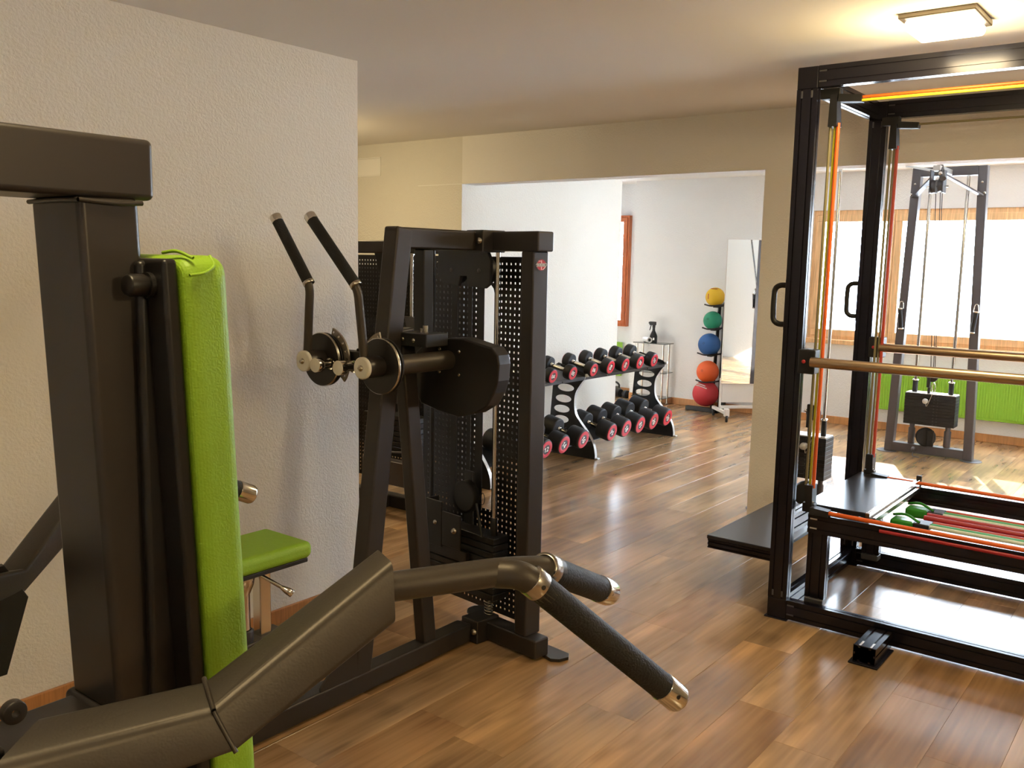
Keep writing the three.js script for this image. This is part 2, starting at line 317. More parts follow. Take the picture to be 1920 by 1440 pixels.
function smoothRing(g, limit = 40) {            // round the shading between triangles that meet at less than the limit
  const p = g.attributes.position, n = g.attributes.normal, cells = new Map(), lim = Math.cos(limit * R);
  const fn = []; for (let i = 0; i < p.count; i++) fn.push(V().fromBufferAttribute(n, i));
  for (let i = 0; i < p.count; i++) { const key = [p.getX(i), p.getY(i), p.getZ(i)].map((v) => Math.round(v * 2e4)).join(); (cells.get(key) ?? cells.set(key, []).get(key)).push(i); }
  for (const list of cells.values()) for (const i of list) { const s = V(0, 0, 0); for (const j of list) if (fn[i].dot(fn[j]) > lim) s.add(fn[j]); s.normalize(); n.setXYZ(i, s.x, s.y, s.z); }
}
{
  const XM = -1.135, t = thing('press_machine', 'dark seated press machine with tall green back pad in the left foreground', 'gym machine', [XM, 0, -0.6]);
  const mz = (y) => -0.5925 - (1.56 - y) * 0.0365;   // the post leans a little
  mesh('back_post', bar([XM, 1.568, mz(1.568)], [XM, 0.905, mz(0.905)], 0.12, 0.078, 0.009, [0, 0, 1]), M.frame, t);
  parts('weld_seam', [tube([[XM - 0.062, 1.562, -0.553], [XM, 1.563, -0.552], [XM + 0.062, 1.562, -0.553]], 0.003, 8, 12), tube([[XM + 0.061, 1.562, -0.553], [XM + 0.062, 1.56, -0.6], [XM + 0.061, 1.562, -0.634]], 0.003, 8, 12)], M.frame, t);
  mesh('top_beam', rbox(XM - 0.061, XM + 0.06, 1.566, 1.641, -0.653, -0.1, 0.008, 3), M.frame, t);
  parts('lower_column', [bar([XM, 0.91, mz(0.91)], [XM, 0.05, -0.63], 0.14, 0.095, 0.01, [0, 0, 1]), rbox(XM - 0.055, XM + 0.055, 0.835, 0.905, -0.7, -0.25, 0.008)], M.frame, t);
  mesh('base_beam', [rbox(XM - 0.05, XM + 0.05, 0.0, 0.08, -1.25, 0.05, 0.008), rbox(XM - 0.35, XM + 0.35, 0.0, 0.06, -0.02, 0.06, 0.008)], M.frame, t);
  // backing board and pad
  const pz = (y) => -0.6455 - (1.505 - y) * 0.0432, lean = Math.atan(0.0432);
  const board = new RoundedBoxGeometry(0.235, 0.79, 0.02, 3, 0.006); board.rotateX(lean).translate(XM, 1.1, pz(1.1) + 0.011);
  mesh('backing_board', [board, rbox(XM + 0.062, XM + 0.078, 0.72, 1.492, -0.672, -0.636, 0.007).translate(0, 0, 0.02)], M.blackPlate, t);
  {
    const w = 0.13, h = 0.4, r = 0.03, s = new THREE.Shape();
    s.moveTo(-w + r, -h); s.lineTo(w - r, -h); s.quadraticCurveTo(w, -h, w, -h + r); s.lineTo(w, h - r); s.quadraticCurveTo(w, h, w - r, h); s.lineTo(-w + r, h); s.quadraticCurveTo(-w, h, -w, h - r); s.lineTo(-w, -h + r); s.quadraticCurveTo(-w, -h, -w + r, -h);
    const g = new THREE.ExtrudeGeometry(s, { depth: 0.026, bevelEnabled: true, bevelSize: 0.012, bevelThickness: 0.018, bevelSegments: 6, bevelOffset: -0.012, curveSegments: 10 });
    g.rotateX(lean).translate(XM, 1.1, pz(1.1) - 0.045);
    const pad = mesh('back_pad', g, M.green, t);
    // folded corner of the cover at the top
    mesh('cover_fold', [tube([[XM + 0.131, 1.475, -0.652], [XM + 0.132, 1.478, -0.672], [XM + 0.126, 1.487, -0.69], [XM + 0.112, 1.499, -0.694]], 0.002, 8, 20), tube([[XM + 0.08, 1.502, -0.648], [XM + 0.105, 1.504, -0.652], [XM + 0.127, 1.496, -0.66]], 0.0022, 8, 20)], M.green, pad);
  }
  const bl = mesh('standoff_bolt', [lathe([[0, 0.034], [0.011, 0.034], [0.014, 0.03], [0.014, 0.012], [0.012, 0.01], [0.012, 0]], [XM + 0.086, 1.462, -0.628], [0, 0, 1]), rod([XM + 0.086, 1.462, -0.64], [XM + 0.086, 1.462, -0.62], 0.016)], M.blackPlate, t);
  bl.userData.label = 'black bolt standing off the backing board';
  mesh('seat', rbox(XM - 0.17, XM + 0.17, 0.44, 0.5, -1.12, -0.74, 0.025, 4), M.green, t);
  mesh('seat_post', rbox(XM - 0.035, XM + 0.035, 0.07, 0.44, -0.96, -0.89, 0.006), M.frame, t);
  mesh('pivot_axle', [rod([XM - 0.34, 0.985, -0.3], [XM + 0.34, 0.985, -0.3], 0.02), rbox(XM - 0.04, XM + 0.04, 0.83, 1.01, -0.33, -0.27, 0.006)], M.frame, t);
  // the two arms, mirror images of one another
  for (const s of [1, -1]) {
    const m = ([x, y, z]) => [s > 0 ? x : 2 * XM - x, y, z], sec = (l, dz = 0) => { const a = l.map((q) => m(s < 0 ? [q[0], q[1], q[2] - dz] : q)); return s > 0 ? a : [a[1], a[0], a[3], a[2]]; };
    const arm = mesh('press_arm', quadTube([
      sec([[-0.846, 1.034, -0.334], [-0.9, 1.039, -0.405], [-0.9, 0.968, -0.4], [-0.846, 0.962, -0.33]]),
      sec([[-0.82, 1.0117, -0.5464], [-0.8735, 1.0234, -0.5712], [-0.85, 0.979, -0.578], [-0.7957, 0.9665, -0.5579]], 0.045),
      sec([[-0.7576, 1.1377, -0.7559], [-0.8038, 1.1432, -0.7722], [-0.796, 1.068, -0.77], [-0.748, 1.0643, -0.7509]]),
    ]), M.powder, t);
    parts('weld_seam', [tube([[-0.8195, 1.0125, -0.5466], [-0.846, 1.019, -0.5585], [-0.873, 1.024, -0.571]].map(m), 0.003, 8, 12), tube([[-0.8195, 1.012, -0.5464], [-0.808, 0.989, -0.552], [-0.7965, 0.968, -0.5575]].map(m), 0.0028, 8, 12)], M.powder, arm);
    if (s < 0) mesh('link_plate', ext([[-0.59, 1.03], [-0.622, 0.972], [-0.585, 0.86], [-0.5, 0.86], [-0.5, 1.02]].reverse(), 0.01, { bevel: 0.001 }).rotateY(-Math.PI / 2).translate(-1.415, 0, 0), M.powder, arm);
    mesh('pivot_lug', [lathe([[0.0042, 0.006], [0.0115, 0.006], [0.0125, 0.004], [0.0125, -0.004], [0.0115, -0.006], [0.0042, -0.006], [0.0042, 0.006]], m([-0.945, 1.03, -0.395]), [1, 0, 0]), rbox(...[m([-0.96, 0, 0])[0], m([-0.88, 0, 0])[0]].sort((a, b) => a - b), 0.962, 1.03, -0.36, -0.28, 0.006)], M.frame, arm);
    mesh('handle_tube', [bent([[-0.78, 1.1, -0.762], [-0.7, 1.104, -0.895], [-0.676, 1.097, -0.952], [-0.679, 1.087, -0.985]].map(m), 0.0185, 18, 0.022), bent([[-0.705, 1.102, -0.888], [-0.673, 1.104, -0.902], [-0.655, 1.072, -0.937]].map(m), 0.0185, 18, 0.016)], M.powder, arm);
    for (const [p, q] of [[[-0.678, 1.094, -0.965], [-0.6965, 1.0025, -1.156]], [[-0.6645, 1.089, -0.92], [-0.5585, 0.8856, -1.127]]]) {
      const a = V(...m(p)), b = V(...m(q)), d = b.clone().sub(a).normalize(), L = a.distanceTo(b), pt = (k) => a.clone().addScaledVector(d, k).toArray();
      mesh('grip', lathe([[0.0165, 0], [0.0192, 0.004], [0.0192, L - 0.036], [0.0165, L - 0.03]], pt(0), d.toArray()), M.grip, arm).userData.label = 'black textured rubber grip';
      mesh('collar', lathe([[0.017, -0.012], [0.0206, -0.011], [0.0206, 0.007], [0.017, 0.008]], pt(0), d.toArray()), M.steel, arm);
      const up = V(0, 1, 0).cross(d).normalize(), side = d.clone().cross(up).multiplyScalar(-1), hole = (k) => { const c = V(...pt(k)); return rod(c.clone().addScaledVector(V(s, 0, 0.35).normalize(), 0.0195).toArray(), c.clone().addScaledVector(V(s, 0, 0.35).normalize(), 0.021).toArray(), 0.0032, 10); };
      mesh('grip_cap', lathe([[0.0165, L - 0.04], [0.0204, L - 0.039], [0.0204, L - 0.006], [0.0185, L - 0.001], [0.015, L], [0, L]], pt(0), d.toArray()), M.chrome, arm).userData.label = 'chrome end cap';
      parts('collar_screw', [hole(-0.002), hole(L - 0.024)], M.black, arm);
    }
  }
}

// perforated steel guard: square holes of real depth on a grid, with an optional tall slot
function perforated(w, h, pitch, hole, thick, margin, slot) {
  const out = [], nx = Math.floor((w - 2 * margin) / pitch), ny = Math.floor((h - 2 * margin) / pitch), x0 = (w - nx * pitch) / 2, y0 = (h - ny * pitch) / 2, gap = (pitch - hole) / 2;
  const put = (a, b, c, d) => {
    if (slot && c < slot[3] && d > slot[2] && a < slot[1] && b > slot[0]) {
      if (a < slot[0]) put(a, slot[0], c, d); if (b > slot[1]) put(slot[1], b, c, d);
      const l = Math.max(a, slot[0]), r = Math.min(b, slot[1]); if (c < slot[2]) put(l, r, c, slot[2]); if (d > slot[3]) put(l, r, slot[3], d); return;
    }
    if (b - a > 1e-4 && d - c > 1e-4) out.push(box(a, b, c, d, -thick / 2, thick / 2));
  };
  put(0, w, 0, y0 + gap); put(0, w, y0 + ny * pitch - gap, h);
  for (let j = 0; j < ny; j++) {
    const y = y0 + j * pitch; if (j) put(0, w, y - gap, y + gap);
    put(0, x0 + gap, y + gap, y + gap + hole); put(x0 + nx * pitch - gap, w, y + gap, y + gap + hole);
    for (let i = 1; i < nx; i++) put(x0 + i * pitch - gap, x0 + i * pitch + gap, y + gap, y + gap + hole);
  }
  return mergeGeometries(out.map(flat));
}
// ───────────────────────── lever machine with perforated weight tower ─────────────────────────
{
  const X = -2.25, t = thing('lever_machine', 'dark lever machine with perforated weight tower, two upright grips and a low green seat', 'gym machine', [X, 0, -2.4]);
  // frame along z
  mesh('base_beam', [rbox(X - 0.035, X + 0.035, 0.012, 0.085, -2.64, -1.2, 0.008), rbox(X - 0.25, X + 0.25, 0.0, 0.06, -1.25, -1.18, 0.008)], M.frame, t);
  mesh('front_post', bar([X, 1.605, -2.27], [X, 0.07, -2.07], 0.066, 0.076, 0.008, [0, 0, 1]), M.frame, t);
  mesh('rear_post', bar([X, 1.26, -2.29], [X, 0.07, -2.42], 0.05, 0.066, 0.008, [0, 0, 1]), M.frame, t);
  mesh('belt_shroud', rbox(X - 0.03, X + 0.02, 1.0, 1.535, -2.425, -2.375, 0.006), M.black, t);
  mesh('gusset', ext([[0, 0], [0.16, 0], [0.16, 0.012], [0.03, 0.14], [0, 0.14]], 0.008).rotateY(-Math.PI / 2).translate(X + 0.034, 0.085, -2.04), M.frame, t);
  mesh('top_beam', rbox(X - 0.032, X + 0.032, 1.535, 1.607, -2.645, -2.23, 0.008), M.frame, t);
  const J = new THREE.Matrix4().makeRotationY(-7.2 * R).setPosition(-2.215, 0, -2.699), L = (g) => { (Array.isArray(g) ? g.flat(9) : [g]).forEach((q) => q.applyMatrix4(J)); return g; };   // the tower runs to the side from here: x outwards, z = 0 on its front face
  parts('joint_block', [L(rbox(-0.06, 0.034, 0.004, 0.095, -0.07, 0.05, 0.005)), L(rbox(-0.06, 0.034, 1.53, 1.612, -0.07, 0.05, 0.005))], M.frame, t);
  parts('joint_bolt', [L(lathe([[0, 0.012], [0.008, 0.01], [0.012, 0.004], [0.013, 0]], [0.016, 0.05, 0.05], [0, 0, 1])), L(lathe([[0, 0.012], [0.008, 0.01], [0.012, 0.004], [0.013, 0]], [0.016, 1.572, 0.05], [0, 0, 1]))], M.steel, t);
  parts('side_beam', [L(rbox(-0.01, 0.268, 1.535, 1.607, -0.085, 0.0, 0.007)), L(rbox(-0.01, 0.3, 0.012, 0.085, -0.075, 0.0, 0.007))], M.frame, t);
  const up = mesh('side_upright', L(rbox(0.185, 0.246, 0.085, 1.536, -0.082, 0.0, 0.007)), M.frame, t);
  mesh('foot_plate', L(ext([[0.24, 0.0], [0.24, -0.07], [0.345, -0.07], [0.365, -0.045], [0.355, -0.005], [0.33, 0.015]], 0.01, { bevel: 0.001 }).rotateX(-Math.PI / 2).rotateX(Math.PI).translate(0, 0.012, -0.07)), M.frame, t);
  // the round red badge with its silver script band
  {
    const c = document.createElement('canvas'); c.width = c.height = 256; const g = c.getContext('2d');
    g.fillStyle = '#3a332f'; g.fillRect(0, 0, 256, 256);
    g.fillStyle = '#a32432'; g.beginPath(); g.arc(128, 128, 104, 0, 7); g.fill();
    g.fillStyle = '#e0a8a4'; g.fillRect(120, 40, 20, 60); g.fillRect(120, 160, 20, 60); g.fillRect(60, 48, 60, 14);
    g.strokeStyle = '#f2e6d8'; g.lineWidth = 10; g.beginPath(); g.arc(128, 128, 92, 0.2, 1.3); g.stroke();
    g.fillStyle = '#55504a'; g.beginPath(); g.moveTo(4, 128); g.lineTo(30, 100); g.lineTo(244, 100); g.lineTo(254, 128); g.lineTo(226, 156); g.lineTo(20, 156); g.fill();
    g.strokeStyle = '#ded8cc'; g.lineWidth = 6; g.stroke();
    g.fillStyle = '#ded8cc'; for (let i = 0; i < 9; i++) g.fillRect(34 + i * 21, 112 + (i % 3) * 4, 12, 30 - (i % 3) * 6);
    const tx = new THREE.CanvasTexture(c); tx.colorSpace = THREE.SRGBColorSpace;
    const badge = new THREE.CircleGeometry(0.03, 40); badge.rotateY(Math.PI / 2).scale(1, 0.8, 1); L(badge.translate(0.2475, 1.487, -0.042));
    mesh('badge', badge, S({ map: tx, roughness: 0.3, metalness: 0.2 }), up, true).userData.label = 'round red badge with a silver script band';
  }
  // guard plate behind the tower
  const PX0 = -0.5, PZ = -0.115, PY0 = 0.075;
  mesh('perforated_panel', L(perforated(0.7, 1.44, 0.0243, 0.0085, 0.003, 0.012, [0.5 - 0.13, 0.5 - 0.068, 0.42, 1.335]).translate(PX0, PY0, PZ)), M.blackPlate, t);
  mesh('panel_corner', [L(ext([[0, 0], [-0.045, 0], [-0.022, -0.008], [-0.008, -0.022], [0, -0.045]], 0.003).translate(-0.066, 1.412, PZ - 0.0015))], M.blackPlate, t);
  // guide rods, belts and pulleys in front of the guard
  const gr = mesh('guide_rod', [L(rod([0.02, 0.46, -0.045], [0.02, 1.535, -0.045], 0.0085))], M.chrome, t); gr.userData.label = 'bright steel guide rod';
  mesh('guide_rod', [L(rod([-0.36, 0.46, -0.045], [-0.36, 1.535, -0.045], 0.0085))], M.black, t);
  for (const [a, b] of [[-0.25, -0.212], [-0.15, -0.128], [-0.093, -0.058]]) mesh('belt', L(rbox(a - 0.02, b - 0.02, 0.5, 1.5, -0.07, -0.066, 0.001)), M.black, t);
  mesh('pulley_housing', [L(ext([[-0.3, 1.535], [-0.02, 1.535], [-0.0, 1.5], [-0.005, 1.41], [-0.03, 1.395], [-0.12, 1.4], [-0.13, 1.44], [-0.17, 1.44], [-0.18, 1.4], [-0.27, 1.41], [-0.3, 1.44]], 0.012, { bevel: 0.002 }).translate(0, 0, -0.035)), L(lathe([[0, 0.008], [0.05, 0.008], [0.055, 0], [0.055, -0.02]], [-0.06, 1.46, -0.045], [0, 0, 1])), L(lathe([[0, 0.008], [0.05, 0.008], [0.055, 0], [0.055, -0.02]], [-0.22, 1.46, -0.045], [0, 0, 1]))], M.black, t);
  parts('housing_bolt', [L(bolt([-0.06, 1.46, -0.022], [0, 0, 1], 0.009)), L(bolt([-0.22, 1.46, -0.022], [0, 0, 1], 0.009))], M.darkGrey, t);
  mesh('lower_pulley', [L(lathe([[0, 0.012], [0.055, 0.012], [0.066, 0.016], [0.058, 0], [0.066, -0.016], [0.055, -0.012], [0, -0.012]], [-0.118, 0.56, -0.02], [0, 0, 1], 40)), L(rbox(-0.15, -0.1, 0.44, 0.66, -0.05, -0.04, 0.004))], M.black, t);
  for (let k = 0; k < 9; k++) mesh('weight_plate', L(rbox(-0.4, 0.06, 0.17 + k * 0.0285, 0.17 + k * 0.0285 + 0.026, -0.09, -0.005, 0.004)), M.black, t);
  parts('weight_bush', [L(lathe([[0, 0.07], [0.014, 0.07], [0.016, 0], [0, 0]], [0.02, 0.425, -0.045], [0, 1, 0])), L(lathe([[0, 0.07], [0.014, 0.07], [0.016, 0], [0, 0]], [-0.36, 0.425, -0.045], [0, 1, 0]))], M.black, t);
  parts('stack_bracket', [L(rbox(-0.3, -0.2, 0.34, 0.53, 0.03, 0.038, 0.003)), L(rbox(-0.3, -0.292, 0.34, 0.53, -0.03, 0.038, 0.003)), L(rbox(-0.18, -0.07, 0.36, 0.5, 0.045, 0.053, 0.003)), L(rbox(-0.3, -0.07, 0.3, 0.345, 0.0, 0.02, 0.003))], M.blackPlate, t);
  parts('bracket_bolt', [L(bolt([-0.235, 0.44, 0.038], [0, 0, 1], 0.01, 0.01)), L(bolt([-0.1, 0.435, 0.053], [0, 0, 1], 0.013, 0.014))], M.steel, t);
  mesh('selector_pin', [L(tube([[-0.02, 0.57, 0.0], [0.0, 0.6, 0.0], [0.012, 0.58, 0], [0.004, 0.555, 0], [-0.02, 0.555, 0]], 0.0014, 6, 24)), L(rod([-0.035, 0.55, 0], [0.0, 0.42, 0], 0.005))], M.black, t);
  {
    const pts = []; for (let i = 0; i <= 120; i++) { const a = (i / 120) * 7 * Math.PI * 2; pts.push([-0.0 + 0.017 * Math.cos(a), 0.085 + (i / 120) * 0.085, -0.045 + 0.017 * Math.sin(a)]); }
    mesh('bumper_spring', L(tube(pts, 0.0028, 6, 260)), M.steel, t);
    mesh('bumper_disc', L(lathe([[0, 0.008], [0.05, 0.008], [0.052, 0]], [-0.06, 0.085, -0.05], [0, 1, 0])), M.darkGrey, t);
  }
  // cam housing, axle and discs
  const hz = -2.371;
  const cam = mesh('cam_housing', ext([[-2.201, 1.212], [-2.106, 1.225], [-2.045, 1.228], [-1.959, 1.212], [-1.92, 1.205], [-1.898, 1.183], [-1.892, 1.155], [-1.896, 1.101], [-1.91, 1.06], [-1.94, 1.014], [-1.991, 0.984], [-2.065, 0.964], [-2.161, 0.976], [-2.238, 0.994], [-2.267, 1.036], [-2.281, 1.091], [-2.26, 1.17]].reverse(), 0.055, { bevel: 0.006, segments: 3 }).translate(0, 0, hz - 0.063), M.blackPlate, t);
  parts('housing_bolt', [[-2.15, 1.19], [-2.06, 1.187], [-2.15, 1.11], [-2.06, 1.107], [-2.2, 1.22]].map(([x, y]) => bolt([x, y, hz - 0.002], [0, 0, 1], 0.006)), M.steel, cam);
  parts('bracket_arm', [rbox(-2.24, -2.1, 1.205, 1.25, -2.36, -2.25, 0.004), rbox(-2.4, -2.1, 1.13, 1.19, -2.13, -2.085, 0.004), rbox(X - 0.03, X + 0.03, 1.12, 1.2, -2.2, -2.1, 0.004)], M.black, t);
  parts('bracket_bolt', [bolt([-2.21, 1.228, -2.25], [0, 0, 1], 0.007), bolt([-2.16, 1.226, -2.25], [0, 0, 1], 0.008), rod([-2.15, 1.25, -2.3], [-2.15, 1.275, -2.3], 0.009), rod([-2.17, 1.25, -2.3], [-2.17, 1.265, -2.3], 0.006)], M.steel, t);
  mesh('axle_tube', rod([-2.11, 1.155, hz - 0.005], [-2.11, 1.155, -2.07], 0.033, 28), M.powder, t);
  for (const s of [1, -1]) {
    const x = X + s * 0.14, y = 1.158;
    const arm = mesh('lever_arm', bent([[x - 0.014, y, -1.995], s > 0 ? [x - 0.026, 1.405, -1.975] : [x + 0.028, 1.405, -1.975], [x - 0.228 + (s < 0 ? 0.106 : 0), 1.63, -1.955]], 0.014, 16, 0.03), M.powder, t);
    const A = V(x + (s > 0 ? -0.029 : 0.026), 1.412, -1.974), B = V(x - 0.23 + (s < 0 ? 0.108 : 0), 1.634, -1.955), d = B.clone().sub(A).normalize(), Lg = A.distanceTo(B), dd = d.toArray(), a0 = A.toArray();
    mesh('grip', lathe([[0.015, 0.012], [0.0185, 0.016], [0.0185, Lg - 0.024], [0.016, Lg - 0.02]], a0, dd), M.grip, arm).userData.label = 'black foam grip';
    mesh('collar', lathe([[0.014, 0], [0.0195, 0.001], [0.0195, 0.011], [0.015, 0.013]], a0, dd), M.steel, arm);
    mesh('grip_cap', lathe([[0.016, Lg - 0.024], [0.0195, Lg - 0.023], [0.0195, Lg - 0.004], [0.017, Lg], [0, Lg + 0.001]], a0, dd), M.chrome, arm);
    const disc = mesh('range_disc', [lathe([[0, 0.004], [0.088, 0.004], [0.09, 0.002], [0.09, -0.004], [0.088, -0.006], [0, -0.006]], [x, y, -2.045], [0, 0, 1], 56), lathe([[0.02, -0.012], [0.088, -0.012], [0.09, -0.014], [0.09, -0.02], [0.02, -0.02]], [x, y, -2.045], [0, 0, 1], 56)], M.blackPlate, t);
    mesh('disc_rim', [lathe([[0.0885, 0.0042], [0.0908, 0.002], [0.0908, -0.004], [0.0885, -0.0062]], [x, y, -2.045], [0, 0, 1], 56)], M.steel, disc);
    const holes = []; for (let k = -3; k <= 3; k++) { const a = (s > 0 ? 160 : 20) * R + k * 17 * R; holes.push([0.098 * Math.cos(a), 0.098 * Math.sin(a)]); }
    const sector = new THREE.Shape(); const a0r = (s > 0 ? 105 : -40) * R, a1r = (s > 0 ? 220 : 75) * R; sector.absarc(0, 0, 0.11, a0r, a1r, false); sector.absarc(0, 0, 0.082, a1r, a0r, true);
    for (const [hx, hy] of holes) sector.holes.push(ellipse(hx, hy, 0.005, 0.005));
    mesh('hole_sector', new THREE.ExtrudeGeometry(sector, { depth: 0.006, bevelEnabled: false, curveSegments: 24 }).translate(x, y, -2.075), M.sector, disc);
    mesh('hub', lathe([[0.034, -0.05], [0.034, 0.027], [0.03, 0.028]], [x, y, -2.005], [0, 0, 1]), M.frame, disc);
    const cap = mesh('hub_cap', lathe([[0, 0.012], [0.03, 0.012], [0.035, 0.009], [0.035, 0], [0.033, -0.003]], [x, y, -1.975], [0, 0, 1], 36), M.whitePlastic, disc);
    cap.userData.label = 'pale plastic hub cap';
    mesh('hub_bolt', lathe([[0, 0.01], [0.006, 0.009], [0.01, 0.004], [0.01, 0]], [x, y, -1.963], [0, 0, 1], 18), M.steel, disc);
    const kx = x + (s > 0 ? -0.105 : 0.064), ky = y - 0.008;
    mesh('pull_knob', [lathe([[0.014, -0.05], [0.014, -0.012], [0.0235, -0.01], [0.0235, 0.012], [0.021, 0.014]], [kx, ky, -1.975], [0, 0, 1]), lathe([[0.02, -0.05], [0.02, -0.062], [0.012, -0.062], [0.012, -0.09]], [kx, ky, -1.975], [0, 0, 1])], M.chrome, disc);
    mesh('knob_face', lathe([[0, 0.004], [0.022, 0.003], [0.0238, 0]], [kx, ky, -1.962], [0, 0, 1]), M.whitePlastic, disc);
  }
  // low green seat on chrome columns
  mesh('seat', rbox(X - 0.115, X + 0.115, 0.585, 0.638, -1.79, -1.4, 0.022, 4), M.green, t);
  mesh('seat_board', rbox(X - 0.105, X + 0.105, 0.573, 0.587, -1.775, -1.41, 0.003), M.black, t);
  const cc = mesh('seat_column', [rod([X, 0.09, -1.61], [X, 0.54, -1.61], 0.022, 20), lathe([[0.022, 0.49], [0.034, 0.52], [0.045, 0.58], [0, 0.58]], [X, 0, -1.61], [0, 1, 0])], M.chrome, t);
  mesh('guide_column', rbox(X - 0.02, X + 0.02, 0.09, 0.58, -1.7, -1.66, 0.004), M.chrome, t);
  mesh('height_lever', [rod([X + 0.02, 0.565, -1.63], [X + 0.1, 0.5, -1.7], 0.006), lathe([[0.006, 0], [0.011, 0.02], [0.012, 0.04], [0, 0.042]], [X + 0.085, 0.512, -1.687], [0.68, -0.56, -0.56])], M.chrome, t);
  mesh('column_base', [rbox(X - 0.04, X + 0.04, 0.085, 0.345, -1.75, -1.56, 0.006), lathe([[0.03, 0], [0.032, 0.03], [0.024, 0.035]], [X, 0.345, -1.61], [0, 1, 0])], M.frame, t);
}
// second machine standing in the side bay behind the near wall
{
  const t = thing('bay_machine', 'dark perforated weight tower standing in the side bay behind the wall corner', 'gym machine', [-3.9, 0, -4.0]);
  mesh('top_beam', rbox(-4.7, -3.35, 1.53, 1.605, -3.93, -3.86, 0.008), M.frame, t);
  mesh('base_beam', [rbox(-4.7, -3.35, 0.0, 0.075, -3.93, -3.86, 0.008), rbox(-3.98, -3.9, 0.0, 0.075, -3.86, -3.2, 0.008)], M.frame, t);
  mesh('upright', rbox(-4.7, -4.62, 0.075, 1.53, -3.93, -3.86, 0.008), M.frame, t);
  mesh('upright', rbox(-3.43, -3.35, 0.075, 1.53, -3.93, -3.86, 0.008), M.frame, t);
  mesh('perforated_panel', perforated(1.1, 1.4, 0.0243, 0.0085, 0.003, 0.012).translate(-4.6, 0.12, -4.0), M.blackPlate, t);
  mesh('rear_cover', rbox(-4.55, -3.5, 0.3, 1.45, -4.16, -4.14, 0.003), M.darkGrey, t);
  mesh('pulley_housing', ext([[-4.05, 1.54], [-3.72, 1.54], [-3.76, 1.36], [-3.8, 1.34], [-3.98, 1.34]], 0.02, { bevel: 0.002 }).translate(0, 0, -3.9), M.blackPlate, t);
  mesh('guide_rod', [rod([-3.71, 0.5, -3.85], [-3.71, 1.53, -3.85], 0.011), rbox(-3.75, -3.68, 1.52, 1.53, -3.87, -3.83, 0.002)], M.chrome, t);
  mesh('fixing_bolt', bolt([-3.555, 1.53, -3.86], [0, 0, 1], 0.016, 0.014), M.steel, t);
  mesh('cover_plate', ext([[-3.73, 1.17], [-3.62, 1.17], [-3.62, 0.9], [-3.66, 0.93]], 0.01, { bevel: 0.001 }).translate(0, 0, -3.82), M.machineGrey, t);
  mesh('pad', new THREE.SphereGeometry(1, 24, 16).scale(0.06, 0.075, 0.06).translate(-3.79, 1.045, -3.72), M.green, t);
  mesh('pad_pin', rod([-3.75, 1.05, -3.72], [-3.68, 1.075, -3.76], 0.008), M.chrome, t);
  mesh('side_plate', rbox(-3.92, -3.66, 0.66, 0.86, -3.79, -3.78, 0.003), M.machineGrey, t);
  for (let k = 0; k < 8; k++) mesh('weight_plate', rbox(-4.05, -3.6, 0.34 + k * 0.031, 0.368 + k * 0.031, -3.9, -3.79, 0.004), M.black, t);
  mesh('stack_rail', [rod([-3.95, 0.37, -3.7], [-3.62, 0.4, -3.7], 0.006), rbox(-3.95, -3.55, 0.2, 0.34, -3.75, -3.68, 0.005)], M.machineGrey, t);
}

// ───────────────────────── elastic band station of grooved black profiles ─────────────────────────
function profile(len, w, d, slots = 2) {        // slotted bar along y: w wide with two grooves, d deep with one groove
  const a = w / 2, b = d / 2, g = 0.0045, k = 0.006, pts = [];
  const side = (p, q, n, where) => {            // points from p to q with grooves cut inwards along -n
    pts.push(p); const dx = q[0] - p[0], dy = q[1] - p[1], L = Math.hypot(dx, dy), ux = dx / L, uy = dy / L;
    for (const s of where) { const c = L * s; for (const [o, h] of [[-g, 0], [-g, k], [g, k], [g, 0]]) pts.push([p[0] + ux * (c + o) - n[0] * h, p[1] + uy * (c + o) - n[1] * h]); }
  };
  const W = slots === 2 ? [0.25, 0.75] : [0.5];
  side([-a, -b], [a, -b], [0, -1], W); side([a, -b], [a, b], [1, 0], [0.5]); side([a, b], [-a, b], [0, 1], W); side([-a, b], [-a, -b], [-1, 0], [0.5]);
  return ext(pts, len - 0.002, { bevel: 0.001, segments: 1 }).translate(0, 0, 0.001).rotateX(-Math.PI / 2);
}
